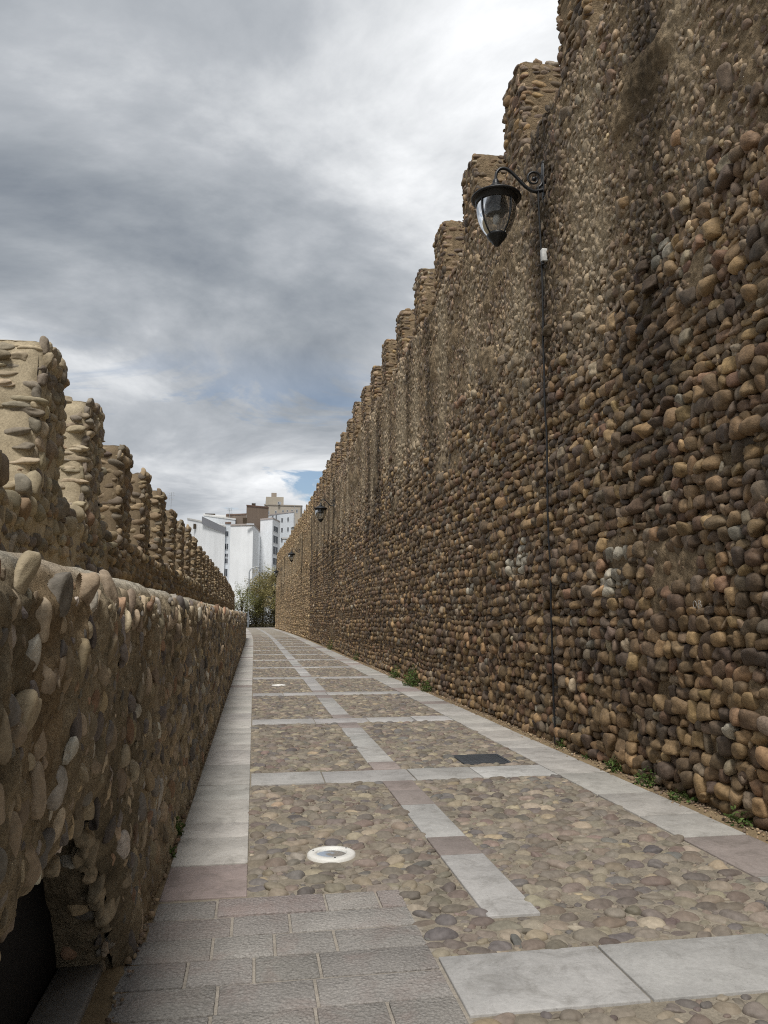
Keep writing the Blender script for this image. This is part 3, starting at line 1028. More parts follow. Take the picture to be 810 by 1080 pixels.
# kerbs
kb = MB()
rec = [(-.5, 0, 4.79, 5.39, vary(C['kerbp'] * np.array([1.02, .98, .98])))]
yv = 5.39
while yv < YE:
    L = rng.choice([.42, .62, .78, .95, 1.0]) if yv < 40 else 1.6
    c = C['kerbp'] if rng.uniform() < .09 and yv > 9 else C['kerb']
    rec.append((-.5, 0, yv, yv + L, vary(c)))
    yv += L
slab_mesh(kb, rec)
tag(kb.build("kerb_left", M['slab'], do_bend=True), kind="structure")
kb = MB()
rec = []
yv = -3.49
while yv < YE:
    if yv < 4.4: L = min(.9, 4.61 - yv)
    elif abs(yv - 4.61) < .02: L = .86
    elif yv < 12: L = [.92, .62, .78, .95, .7, .85, .56, .9, .75][len(rec) % 9]
    else: L = rng.choice([.5, .7, .85, .95]) if yv < 40 else 1.6
    pk = abs(yv - 4.61) < .02 or (rng.uniform() < .14 and yv > 10)
    rec.append((XR0, XR1, yv, yv + L, vary(C['kerbp'] if pk else C['kerb'] * .86)))
    yv += L
slab_mesh(kb, rec)
tag(kb.build("kerb_right", M['slab'], do_bend=True), kind="structure")

# cross bands and the central strip
kb = MB()
rec = []
for i, (a, b) in enumerate(BARS):
    if b > 108: break
    x = .0 if a > 4 else .885
    cuts = [x]
    while cuts[-1] < XR0 - .01:
        cuts.append(min(cuts[-1] + (rng.uniform(.62, .95)), XR0))
        if XR0 - cuts[-1] < .3: cuts[-1] = XR0
    for p, q in zip(cuts[:-1], cuts[1:]):
        rec.append((p, q, a, b, vary(C['strip'] * 1.02 if (i < 2 or rng.uniform() > .06) else C['kerbp'])))
    nxt = BARS[i + 1][0] if i + 1 < len(BARS) else b + 3.6
    if i == 0:
        seq = [(4.25, 5.34, 0), (5.34, 5.77, 1), (5.77, 6.77, 0), (6.77, 7.32, 1), (7.32, 7.755, 1)]
    else:
        seq = [(b, b + .42, 1), (b + .42, b + 1.5, 0), (b + 1.5, b + 2.5, 0), (b + 2.5, b + 3.1, 0), (b + 3.1, nxt, 1 if i < 3 else 0)]
    for (p, q, k) in seq:
        if p < 106:
            rec.append((X0, X1, p, q, vary(C['kerbp'] * .92 if k else C['strip'])))
slab_mesh(kb, rec)
tag(kb.build("paving_bands", M['slab'], do_bend=True), kind="structure")

# bush hammered paving in the near corner
hb = MB()
rec = []
yv = 4.755
row = 0
while yv > -3.5:
    h = .262
    x = -.50 - .04 * row if row < 3 else -.6
    x = max(x, -.6)
    first = rng.uniform(.3, .55)
    xs_ = [x]
    while xs_[-1] < .88:
        xs_.append(xs_[-1] + (first if len(xs_) == 1 else rng.choice([.42, .55, .6, .3])))
    xs_ = [v for v in xs_ if v < .74] + [.88]
    for p, q in zip(xs_[:-1], xs_[1:]):
        rec.append((p, q, yv - h, yv, vary(C['hamr'] if rng.uniform() < .2 else C['ham'], .1)))
    yv -= h; row += 1
slab_mesh(hb, rec, .006, .08, .006, .007)
tag(hb.build("paving", M['ham']), kind="structure")

# paving beyond the bend
mb = MB()
mb.add([(-40, YE - 6, -.03), (14, YE - 6, -.03), (14, YE + 7, -.03), (-40, YE + 7, -.03)], [[0, 1, 2, 3]])
tag(mb.build("road", M['asphalt']), kind="structure")


# ------------------------------------------------------------------ ground lights and drain cover
def ground_light(x, y, label):
    o = empty("ground_light", (x + float(bend(y)), y, .004))
    tag(o, label, "light", "round lights set in the path")
    m = MB(); m.lathe([(.104, -.03), (.104, .012), (.109, .017), (.15, .015), (.163, .009), (.165, -.02)], seg=48); m.build("ring", M['steel'], o)
    m = MB(); m.lathe([(.0, .006), (.06, .007), (.1045, .006)], seg=40); m.build("lens", M['lens'], o)
    for a in (0.6, 2.7, 4.8):
        m = MB(); m.lathe([(.0, .0195), (.006, .019), (.007, .015)], .13 * math.cos(a), .13 * math.sin(a), 0, 10); m.build("screw", M['castiron'], o)


ground_light(*UPL[0], "round steel-ringed light sunk in the cobbles nearest the hammered paving")
ground_light(*UPL[1], "small white-looking round light in the cobbles far up the path")
o = empty("drain_cover", (0, 0, 0))
tag(o, "dark square iron cover set in the cobbles near the right kerb", "drain cover")
m = MB()
x0, x1, y0, y1 = COV
for b in ((x0, x1, y0, y0 + .03), (x0, x1, y1 - .03, y1), (x0, x0 + .03, y0 + .03, y1 - .03), (x1 - .03, x1, y0 + .03, y1 - .03)):
    m.box(*b, -.03, .014, (1, 1, 1), 0, .003)
m.build("frame", M['castiron'], o)
m = MB(); m.box(x0 + .034, x1 - .034, y0 + .034, y1 - .034, -.03, .008, (1, 1, 1), 0, .002)
for i in range(7):
    for j in range(7):
        cx, cy = x0 + .08 + i * .063, y0 + .08 + j * .065
        m.box(cx - .02, cx + .02, cy - .012, cy + .012, .0075, .012, (1, 1, 1), 0, .002)
m.build("plate", M['castiron'], o)


# ------------------------------------------------------------------ wall lanterns
def spiral(cx, cz, r0, r1, a0, a1, n=26):
    a = np.linspace(a0, a1, n); r = np.linspace(r0, r1, n)
    return np.c_[cx + r * np.cos(a), np.zeros(n), cz + r * np.sin(a)]


def make_lantern(hi=True):
    """origin on the wall face at the bracket; the body hangs 0.70 m out towards -x"""
    o = empty("wall_lantern")
    sg = 28 if hi else 14
    m = MB(); m.box(-.035, .05, -.03, .03, -.24, .26, (1, 1, 1), 0, .008)
    m.lathe([(0, .31), (.02, .30), (.028, .275), (.012, .255)], -.01, 0, 0, 12)
    m.lathe([(.012, -.235), (.028, -.255), (.02, -.285), (0, -.295)], -.01, 0, 0, 12)
    m.build("back_plate", M['iron'], o)
    # S-shaped arm ending in a scroll
    t = np.linspace(0, 1, 30)
    bx = [(-.03, -.13), (-.16, -.16), (-.28, -.10), (-.40, .02), (-.52, .12), (-.62, .13), (-.685, .06), (-.70, -.04)]
    bx = np.array(bx)
    # Catmull-Rom through the points
    pts = []
    ext = np.vstack([2 * bx[0] - bx[1], bx, 2 * bx[-1] - bx[-2]])
    for i in range(1, len(ext) - 2):
        p0, p1, p2, p3 = ext[i - 1:i + 3]
        for u in np.linspace(0, 1, 7)[:-1]:
            pts.append(.5 * ((2 * p1) + (-p0 + p2) * u + (2 * p0 - 5 * p1 + 4 * p2 - p3) * u ** 2 + (-p0 + 3 * p1 - 3 * p2 + p3) * u ** 3))
    pts.append(bx[-1]); pts = np.array(pts)
    m = MB(); m.tube(np.c_[pts[:, 0], pts[:, 0] * 0, pts[:, 1]], np.linspace(.027, .02, len(pts)), 10)
    m.build("arm", M['iron'], o)
    sp = spiral(-.155, .02, .135, .035, R(-70), R(-70 + 500), 40)
    m = MB(); m.tube(sp, np.linspace(.02, .012, len(sp)), 8)
    m.lathe([(0, .03), (.025, .02), (.03, 0), (.025, -.02), (0, -.03)], -.155, 0, .02, 10)
    m.build("scroll", M['iron'], o)
    # body
    bxp, bz = -.70, -.05
    m = MB()
    m.lathe([(0, .02), (.03, .015), (.045, -.02), (.035, -.06), (.075, -.075), (.085, -.10), (.06, -.125), (.12, -.14), (.17, -.165), (.21, -.20), (.30, -.235), (.335, -.255), (.34, -.275),
             (.31, -.285), (.285, -.275), (.285, -.345), (.268, -.36), (.255, -.35), (.24, -.26), (0, -.24)], bxp, 0, bz, 40 if hi else 18)
    m.build("canopy", M['iron'], o)
    bowl = [(.262, -.345), (.266, -.42), (.261, -.5), (.245, -.58), (.215, -.66), (.172, -.735), (.12, -.80)]
    m = MB(); m.lathe(bowl, bxp, 0, bz, 40 if hi else 18); m.build("glass_bowl", M['glass'], o)
    for k in range(4):
        a = R(-62 + 90 * k)
        m = MB()
        bp = [(.27, -.33), (.277, -.42), (.271, -.5), (.255, -.58), (.225, -.66), (.182, -.735), (.125, -.81)]
        m.tube([(bxp + r * math.cos(a), r * math.sin(a), bz + z) for r, z in bp], .0105, 6)
        m.build("rib", M['iron'], o)
    m = MB()
    m.lathe([(0, -.77), (.12, -.775), (.135, -.79), (.135, -.815), (.115, -.83), (.105, -.86), (.07, -.89), (.065, -.905), (.045, -.93), (.025, -.95), (0, -.955)], bxp, 0, bz, 28 if hi else 12)
    m.build("bottom_cap", M['iron'], o)
    m = MB(); m.box(bxp - .12, bxp + .12, -.09, .09, bz - .5, bz - .26, (1, 1, 1), 0, .01)
    m.build("gear_box", M['iron'], o)
    m = MB(); m.lathe([(.02, -.5), (.035, -.51), (.05, -.56), (.045, -.62), (0, -.65)], bxp, 0, bz, 12)
    m.build("bulb", M['white'], o)
    return o


LAMPS = [(9.52, 7.62, "black wall lantern nearest the camera, hanging on a scrolled bracket high on the tall wall"),
         (37.9, 7.25, "smaller black wall lantern, second along the tall wall"),
         (65.8, 7.2, "small black lantern third along the tall wall, on its paler far length"),
         (94, 7.3, "tiny black lantern at the far end of the tall wall beside the trees")]
lan = make_lantern()
for i, (y, z, lb_) in enumerate(LAMPS):
    o = lan if i == 0 else copy_tree(lan)
    o.location = (XW - .01 + float(bend(y)), y, z - .08)
    tag(o, lb_, "wall lamp", "lanterns along the tall wall")

# cable from the lantern down to the path, and the little box on it
m = MB()
zc = np.linspace(7.45, .03, 60)
m.tube(np.c_[XW - .10 + .02 * fbm(np.c_[zc * 2, zc * 0, zc * 0], 1, 2), 9.5 + .035 * fbm(np.c_[zc * .8, zc * 0 + 4, zc * 0], 1, 2), zc], .0125, 6)
tag(m.build("power_cable", M['cable']), "black cable running straight down the tall wall from the nearest lantern", "cable")
o = empty("junction_box", (XW - .09, 9.47, 6.4))
tag(o, "small white weathered junction box on the cable below the nearest lantern", "electrical box")
m = MB(); m.box(-.02, .06, -.045, .035, -.06, .12, (1, 1, 1), 0, .01); m.build("box", M['white'], o)
m = MB(); m.tube([(0, 0, -.05), (0, 0, -.1)], .024, 10); m.build("gland", M['cable'], o)


# ------------------------------------------------------------------ weeds at the foot of the walls
def leaves(mb, P, size, cols, up=.3, asp=.55):
    n = len(P)
    a = rng.normal(size=(n, 3)); a[:, 2] = a[:, 2] * .6 + up; a /= np.linalg.norm(a, axis=1)[:, None]
    b = np.cross(a, rng.normal(size=(n, 3))); b /= np.linalg.norm(b, axis=1)[:, None]
    s = np.asarray(size).reshape(-1, 1) * rng.uniform(.6, 1.3, (n, 1))
    c = np.cross(a, b)
    V = np.stack([P, P + a * s * .5 + b * s * asp * .5 + c * s * .08, P + a * s, P + a * s * .5 - b * s * asp * .5 + c * s * .08], 1).reshape(-1, 3)
    F = np.arange(n * 4).reshape(-1, 4)
    mb.add(V, F, np.repeat(cols, 4, 0), 0, False)


def weed(x, y, r, h, n, label):
    o = empty("weed", (x + float(bend(y)), y, .01))
    m = MB()
    k = int(n)
    rr = r * np.sqrt(rng.uniform(0, 1, k)); a = rng.uniform(0, 6.28, k)
    P = np.c_[rr * np.cos(a) * .75, rr * np.sin(a) * 1.3, rng.uniform(.0, 1, k) ** 1.4 * h * (1.1 - .7 * rr / r)]
    g = np.array([lin(84, 100, 58)]) * rng.lognormal(0, .3, (k, 1)) * rng.lognormal(0, .08, (k, 3))
    leaves(m, P, np.full(k, .035 + .02 * h), g, .35)
    m.build("foliage", M['leaf'], o)
    m = MB()
    for q in range(0, k, 12):
        m.tube([(0, 0, -.02), P[q] * .5 + [0, 0, .01], P[q]], .0025, 4, lin(90, 96, 60))
    m.build("stem", M['leaf'], o)
    tag(o, label, "weed", "weeds along the foot of the walls")


WEEDS = [(3.72, 5.72, .1, .14, 90, "small dull weed at the wall foot just past the purple kerb slab"),
         (3.73, 6.55, .15, .09, 150, "flat spreading weed at the wall foot, second from the purple kerb slab"),
         (3.73, 7.15, .13, .17, 190, "bushy green weed at the wall foot beside the marked kerb slab"),
         (3.73, 7.85, .12, .18, 150, "upright weed at the wall foot between the bushy weed and the cable"),
         (3.74, 9.3, .08, .15, 80, "little weed growing right at the foot of the cable"),
         (3.74, 8.55, .06, .08, 50, "tiny weed on the soil just before the cable foot"),
         (3.70, 16.6, .2, .3, 380, "first of the green weeds clumped against the wall beyond the cable"),
         (3.70, 18.0, .34, .5, 900, "largest green clump of weeds against the foot of the tall wall"),
         (3.72, 20.4, .26, .36, 420, "weed clump just past the largest one at the tall wall foot"),
         (3.74, 28.5, .2, .4, 260, "dark weed clump far along the tall wall foot"),
         (3.74, 38.0, .3, .6, 300, "distant weed clump at the tall wall foot under the second lantern"),
         (-.53, 6.1, .08, .16, 110, "small weed in the joint between the low wall and the left kerb"),
         (-.53, 5.62, .06, .08, 60, "tiny weed at the low wall foot beside the last pale left kerb slab")]
for w in WEEDS: weed(*w)


m = MB()
n = 5200
yg = rng.uniform(2.5, 34, n); side = rng.uniform(0, 1, n) < .72
xg = np.where(side, XW - .03 - np.abs(rng.normal(0, .085, n)), -.52 - np.abs(rng.normal(0, .03, n)) + .02)
rg = rng.uniform(.003, .013, n) * np.where(rng.uniform(0, 1, n) < .06, 2.0, 1)
stones(m, np.c_[xg, yg, .012 + rg * .3 + np.where(side, sstep(XR1, XW, xg) * .016, .008)], (1, 0, 0), (0, 1, 0), (0, 0, 1), np.c_[rg * 1.2, rg, rg * .8], rng.uniform(0, 3, n), pick(n, PAL_UP, .25), 0, 0, .2)
tag(m.build("gravel", M['fstone'], do_bend=True), kind="stuff")

# ------------------------------------------------------------------ far buildings
def building(name, plan, tops, colr, label, cat="building", roof=None, roofc=(120, 100, 90)):
    """plan: (x, y) corners seen from above, tops: height of every corner"""
    n = len(plan)
    o = empty(name, (plan[0][0], plan[0][1], 0))
    bx, by = plan[0]
    m = MB()
    P = [(x - bx, y - by) for x, y in plan]
    for i in range(n):
        j = (i + 1) % n
        m.add([(*P[i], -1), (*P[j], -1), (*P[j], tops[j]), (*P[i], tops[i])], [[0, 1, 2, 3]], lin(*colr), 0, False)
    m.build("wall", M['facade'], o)
    m = MB()
    cx, cy = np.mean([p[0] for p in P]), np.mean([p[1] for p in P])
    V = [(p[0] + (p[0] - cx) * .02, p[1] + (p[1] - cy) * .02, t) for p, t in zip(P, tops)] + [(p[0] + (p[0] - cx) * .02, p[1] + (p[1] - cy) * .02, t + .35) for p, t in zip(P, tops)]
    m.add(V, [[i, (i + 1) % n, n + (i + 1) % n, n + i] for i in range(n)], lin(*roofc), 0, False)
    m.add(V[:n], [list(range(n))], lin(*roofc), 0, False)
    m.add(V[n:], [list(range(n))], lin(*roofc), 0, False)
    m.build("roof", M['facade'], o)
    return tag(o, label, cat)


def window(o, A, B, s0, s1, z0, z1, proud=.06, sill=True, dark=True):
    """a window on the wall running from A to B; s in 0..1 along it"""
    A = np.array(A, float) - np.array(o.location[:2]); B = np.array(B, float) - np.array(o.location[:2])
    d = B - A; L = np.linalg.norm(d); d /= L
    nrm = np.array([d[1], -d[0]])

    def bar(m, a0, a1, b0, b1, p0, p1):
        c = [A + d * a0 + nrm * p0, A + d * a1 + nrm * p0, A + d * a1 + nrm * p1, A + d * a0 + nrm * p1]
        V = [(*q, b0) for q in c] + [(*q, b1) for q in c]
        m.add(V, [[0, 1, 2, 3], [4, 5, 6, 7], [0, 1, 5, 4], [1, 2, 6, 5], [2, 3, 7, 6], [3, 0, 4, 7]], (1, 1, 1), 0, False)
    a0, a1 = s0 * L, s1 * L
    m = MB()
    f = .09
    for q in ((a0, a1, z0 - .12, z0), (a0, a1, z1 - f, z1), (a0, a0 + f, z0, z1 - f), (a1 - f, a1, z0, z1 - f), ((a0 + a1) / 2 - .04, (a0 + a1) / 2 + .04, z0, z1 - f)):
        bar(m, *q, -.2, proud)
    w = m.build("window", M['frame'], o)
    m = MB(); bar(m, a0 + f * .6, a1 - f * .6, z0, z1 - f * .6, -.15, proud - .04); m.build("pane", M['pane'], w)


def xy(u, Y): return tuple(far(u, 600, Y)[:2])
def zz_(v, Y, u=268): return far(u, v, Y)[2]


WH = (236, 239, 242)
# A: left white block with grey sloping band
YA = 172
A1, A2 = xy(196, 186), xy(236.5, YA)
A = building("apartment_block", [A1, A2, xy(238, 200), xy(200, 214)], [zz_(549, 186), zz_(557, YA), zz_(551, 190), zz_(547, 200)], WH,
             "white apartment block with a blank gable and grey roof band, leftmost above the parapet", roofc=(196, 196, 194))
m = MB()
q0 = np.array(xy(211.5, 180)) - np.array(A.location[:2]); q1 = np.array(xy(236.6, YA - .3)) - np.array(A.location[:2])
q0 = q0 + np.array([0, -.6])
m.add([(*q0, zz_(554, 180)), (*q1, zz_(563.5, YA)), (*q1, zz_(557, YA)), (*q0, zz_(546, 180))], [[0, 1, 2, 3]], lin(132, 134, 140), 0, False)
m.add([(*q0, zz_(546, 180)), (*q1, zz_(557, YA)), (*(q1 + [0, 9]), zz_(557, YA) + .3), (*(q0 + [0, 9]), zz_(546, 180) + .3)], [[0, 1, 2, 3]], lin(132, 134, 140), 0, False)
m.build("roof_band", M['facade'], A)
m = MB(); c0 = np.array(xy(204, 183)) - np.array(A.location[:2]); m.box(c0[0] - .28, c0[0] + .28, c0[1] - .9, c0[1] - .3, zz_(559, 183), zz_(554, 183), (.5, .5, .5)); m.build("chimney", M['bark'], A)
# staircase slot with windows between A and B
S1, S2 = xy(236.2, 173), xy(242.4, 172.4)
Sb = building("stair_tower", [S1, S2, xy(243, 196), xy(237, 198)], [zz_(553, 173)] * 4, (216, 222, 228), "narrow white stair block with one column of dark windows between two blank white gables")
for (v0, v1) in ((566, 560.5), (580, 573.5), (587.5, 584), (594.5, 589), (608, 600)):
    window(Sb, S1, S2, .05, .66, zz_(v0, 172.7), zz_(v1, 172.7))
# B: blank white gable
B1, B2 = xy(242, 172), xy(266, 170)
Bb = building("apartment_block", [B1, B2, xy(273.5, 186), xy(246, 192)], [zz_(554.5, 171)] * 4, (237, 240, 243),
              "tall white apartment block with a blank gable behind the street lamp", roofc=(176, 168, 164))
m = MB(); c0 = np.array(xy(257, 176)) - np.array(Bb.location[:2]); m.box(c0[0] - .45, c0[0] + .45, c0[1] - .4, c0[1] + .4, zz_(554, 176), zz_(546.5, 176), (.5, .5, .5)); m.build("chimney", M['bark'], Bb)
m = MB(); c0 = np.array(xy(263, 169.6)) - np.array(Bb.location[:2]); m.box(c0[0] - .8, c0[0] + .8, c0[1] - .3, c0[1] + .1, zz_(554, 170), zz_(552.5, 170), (.5, .5, .5)); m.build("vent", M['frame'], Bb)
# C: white block with the column of windows
C1, C2, C3 = xy(273.6, 187), xy(286.5, 184), xy(294.5, 191)
Cb = building("apartment_block", [C1, C2, C3, xy(282, 215)], [zz_(548, 186)] * 4, (237, 240, 243),
              "white apartment block with a column of grey windows on its side beside the trees", roofc=(176, 168, 164))
for (v0, v1) in ((560.5, 554.5), (572.5, 564.5), (584.5, 576), (595.5, 588)):
    window(Cb, C2, C3, .1, .72, zz_(v0, 186.5), zz_(v1, 186.5))
# D: further white facade, right
D1, D2 = xy(294, 216), xy(309, 212)
Db = building("apartment_block", [xy(281.5, 221), D1, D2, xy(309, 240)], [zz_(541, 215)] * 4, (222, 228, 234),
              "further white apartment facade touching the edge of the tall wall", roofc=(176, 168, 164))
for (s0, s1) in ((.12, .26), (.55, .68)):
    for (v0, v1) in ((549.5, 545), (560, 555.5), (570.5, 566), (581, 577)):
        window(Db, D1, D2, s0, s1, zz_(v0, 214), zz_(v1, 214))
for (s0, s1) in ((.35, .5), (.66, .8)):
    window(Db, xy(281.5, 221), D1, s0, s1, zz_(548, 219), zz_(543, 219))
m = MB(); c0 = np.array(xy(303, 210)) - np.array(Db.location[:2]); m.box(c0[0] - 1.6, c0[0] + 1.8, c0[1] - 1.2, c0[1] + 2, zz_(568.5, 211), zz_(566.8, 211), lin(200, 200, 200)); m.build("balcony", M['facade'], Db)
# E: brown box on the roofs
Eb = building("brick_penthouse", [xy(258.5, 196), xy(281.5, 200), xy(282, 214), xy(259, 214)], [zz_(534, 196), zz_(535.5, 200), zz_(536, 214), zz_(534, 214)], (124, 110, 98),
              "brown windowless block rising behind the white gables", roofc=(110, 90, 80))
m = MB(); c0 = np.array(xy(266, 200)) - np.array(Eb.location[:2]); m.box(c0[0] - .5, c0[0] + .5, c0[1] - .4, c0[1] + .4, zz_(535, 200), zz_(531, 200), (.5, .5, .5)); m.build("chimney", M['bark'], Eb)
Fb = building("roof_terrace", [xy(237, 206), xy(258.4, 204), xy(258, 215), xy(237, 216)], [zz_(544.5, 206), zz_(543, 204), zz_(543, 215), zz_(544, 216)], (128, 116, 106),
              "low brown rooftop wall left of the brown block", roofc=(118, 100, 90))
Gb = building("white_house", [xy(213, 208), xy(247, 204), xy(249, 222), xy(213, 222)], [zz_(545, 208), zz_(549, 204), zz_(546, 222), zz_(544, 222)], (208, 212, 216),
              "white house with sloping pale roofs behind the leftmost gable", roofc=(206, 206, 204))
m = MB(); c0 = np.array(xy(220, 212)) - np.array(Gb.location[:2]); m.box(c0[0] - 1.3, c0[0] + 1.3, c0[1] - .5, c0[1] + .5, zz_(545.5, 212), zz_(542.8, 212), (.5, .5, .5)); m.build("chimney", M['bark'], Gb)
# T: beige tower block
T1, T2 = xy(277.5, 268), xy(316, 260)
Tb = building("tower_block", [T1, T2, xy(318, 285), xy(280, 290)], [zz_(532.5, 268), zz_(533, 260), zz_(533, 285), zz_(532.5, 290)], (176, 168, 156),
              "beige tower block with a stepped roof, farthest behind the white houses", roofc=(160, 152, 142))
m = MB(); a0 = np.array(xy(279, 270)) - np.array(Tb.location[:2]); a1 = np.array(xy(298, 266)) - np.array(Tb.location[:2])
m.box(a0[0], a1[0], a1[1] + 1, a1[1] + 14, zz_(533, 268), zz_(524, 268), lin(172, 164, 150)); m.build("penthouse", M['facade'], Tb)
m = MB(); c0 = np.array(xy(287.5, 272)) - np.array(Tb.location[:2]); m.box(c0[0] - .9, c0[0] + .9, c0[1] - .5, c0[1] + .8, zz_(525, 272), zz_(519.5, 272), lin(150, 140, 128)); m.build("chimney", M['facade'], Tb)
for k, s0 in enumerate((.1, .3, .5, .62, .75, .88)):
    window(Tb, T1, T2, s0, s0 + .05, zz_(541, 264), zz_(537.5, 264))
window(Tb, T1, T2, .41, .46, zz_(531.2, 264), zz_(528.5, 264), .9)
# aerials
for (u, v0, v1, Y, lb_) in ((180.3, 536, 519, 190, "branched television aerial standing above the left parapet"), (242, 548, 536, 205, "thin television aerial on the white roofs behind the gables")):
    b = far(u, v0, Y); t_ = far(u, v1, Y)
    m = MB(); m.tube([(0, 0, -6), (0, 0, t_[2] - b[2])], .06, 6)
    h = t_[2] - b[2]
    for f_ in (.55, .8, .95):
        m.tube([(-.75, 0, h * f_), (.75, 0, h * f_)], .045, 5)
        m.tube([(-.4, 0, h * f_ - .25), (-.4, 0, h * f_ + .25)], .04, 5); m.tube([(.4, 0, h * f_ - .25), (.4, 0, h * f_ + .25)], .04, 5)
    o = m.build("television_aerial", M['pole']); o.location = b
    tag(o, lb_, "aerial", "aerials on the roofs")

# ------------------------------------------------------------------ street lamp and lantern post beyond the bend
b = far(261.6, 661, 119)
o = empty("street_lamp", (b[0], b[1], -.05)); tag(o, "tall thin grey street lamp standing where the path bends away", "street lamp")
m = MB(); H = far(262, 604, 119)[2]
arc = [(0, 0, 0), (0, 0, H * .5), (0, 0, H)] + [(1.0 - 1.0 * math.cos(a), 0, H + .9 * math.sin(a)) for a in np.linspace(.15, 1.45, 8)]
m.tube(arc, np.linspace(.11, .06, len(arc)), 8); m.build("pole", M['pole'], o)
m = MB(); m.box(.85, 1.5, -.14, .14, H + .82, H + .95, (1, 1, 1), 0, .04); m.build("lamp_head", M['pole'], o)
m = MB(); m.box(-.2, .28, -.25, -.1, 2.7, 3.6, (1, 1, 1), 0, .02); m.build("sign_plate", M['white'], o)
b = far(309.2, 640, 128)
o = empty("lamp_post", (b[0], b[1], -.05)); tag(o, "thin post carrying a lantern, peeping over the far end of the tall wall", "street lamp")
Zl = far(308, 560, 128)[2]
m = MB(); m.tube([(0, 0, 0), (0, 0, Zl - .9), (0, 0, far(308, 532, 128)[2])], [.09, .06, .03], 8); m.build("pole", M['pole'], o)
m = MB(); m.lathe([(0, 1.0), (.12, .9), (.42, .78), (.42, .7), (0, .7)], -.2, 0, Zl - .2, 12); m.build("canopy", M['iron'], o)
m = MB(); m.lathe([(.34, .7), (.22, .1), (.0, .05)], -.2, 0, Zl - .2, 12); m.build("glass_bowl", M['white'], o)


# ------------------------------------------------------------------ trees and hedge at the end
def tree(x, y, H, rad, cz, nl, cols, label, size=.28, sparse=1.0, name="tree"):
    nl = int(nl * 2.3)
    o = empty(name, (x, y, -.05))
    m = MB()
    tips = []
    m.tube([(0, 0, 0), (.05, .02, H * .2), (-.04, .05, H * .4), (.05, 0, H * .62)], [.17, .14, .11, .06], 8)
    for k in range(14):
        a = rng.uniform(0, 6.28); z0 = rng.uniform(.18, .6) * H
        ln = rad * rng.uniform(.5, 1.0)
        e = np.array([math.cos(a) * ln, math.sin(a) * ln, min(z0 + rng.uniform(.15, .42) * H, H * .98)])
        mid = np.array([e[0] * .45, e[1] * .45, z0 + (e[2] - z0) * .35])
        m.tube([(0, 0, z0), mid, e], [.06, .04, .012], 5)
        tips += [e, mid * .4 + e * .6]
        for q in range(3):
            e2 = e * .7 + mid * .3 + rng.normal(0, rad * .22, 3)
            m.tube([mid * .5 + e * .5, e2], [.02, .008], 4)
            tips.append(e2)
    m.build("trunk", M['bark'], o)
    m = MB()
    tips = np.array(tips)
    extra = np.c_[rng.normal(0, rad * .5, 34), rng.normal(0, rad * .5, 34), cz + rng.normal(0, H * .2, 34)]
    cl = np.vstack([tips, extra])
    cl = cl[(cl[:, 2] > H * .12) & (cl[:, 2] < H)]
    w = rng.uniform(.3, 1.6, len(cl)); idx = rng.choice(len(cl), nl, p=w / w.sum())
    P = cl[idx] + rng.normal(0, 1, (nl, 3)) * rad * .15 * sparse
    shade = rng.uniform(.65, 1.3, len(cl))[idx][:, None]
    ci = rng.choice(len(cols), len(cl))[idx]
    cc = np.array([lin(*c) for c in cols])[ci] * shade * rng.lognormal(0, .22, (nl, 1))
    leaves(m, P, np.full(nl, size * .62), cc, .1, .6)
    m.build("crown", M['leaf'], o)
    return tag(o, label, "tree", "trees beyond the bend")


G1 = [(142, 134, 92), (154, 144, 100), (128, 126, 84), (166, 154, 116)]
p = far(277, 650, 126); tree(p[0], p[1], 10.4, 2.5, 5.6, 4200, G1, "pale olive tree tallest in front of the white houses, left of the wall end", .3)
p = far(289, 650, 121); tree(p[0], p[1], 8.6, 2.1, 4.6, 3600, G1, "olive green tree tucked against the far end of the tall wall", .28)
p = far(270, 650, 122); tree(p[0], p[1], 5.2, 2.0, 3.2, 3000, [(104, 102, 64), (116, 112, 70), (92, 92, 58)], "low darker tree under the pale olive tree", .26)
p = far(255, 650, 116); tree(p[0], p[1], 6.6, 1.7, 4.2, 1500, [(120, 124, 74), (134, 134, 92)], "thin sparse tree left of the street lamp above the low wall", .24, 1.2)


def hedge(x0, x1, y0, y1, H, n, c, label):
    o = empty("hedge", ((x0 + x1) / 2, (y0 + y1) / 2, -.05))
    m = MB()
    P = np.c_[rng.uniform(x0, x1, n) - (x0 + x1) / 2, rng.uniform(y0, y1, n) - (y0 + y1) / 2, rng.uniform(0, 1, n)]
    top = H * (.85 + .2 * fbm(np.c_[P[:, 0] * .7, P[:, 1] * .7, P[:, 0] * 0], 1, 3))
    P[:, 2] *= top
    leaves(m, P, np.full(n, .18), np.array([lin(*c)]) * rng.lognormal(0, .35, (n, 1)), .2, .6)
    m.build("foliage", M['leaf'], o)
    m = MB()
    for q in range(10):
        xq = (q / 9 - .5) * (x1 - x0) * .9
        m.tube([(xq, 0, 0), (xq + .1, .1, H * .7)], [.05, .02], 5)
    m.build("trunk", M['bark'], o)
    tag(o, label, "hedge")


hedge(-3.0, 9, 119.5, 122, 2.7, 13000, (74, 70, 50), "dark hedge closing the far end of the path under the trees")
hedge(-3.4, -1.15, 59.2, 72, 1.75, 7000, (84, 84, 48), "olive hedge continuing behind the far end of the low wall")

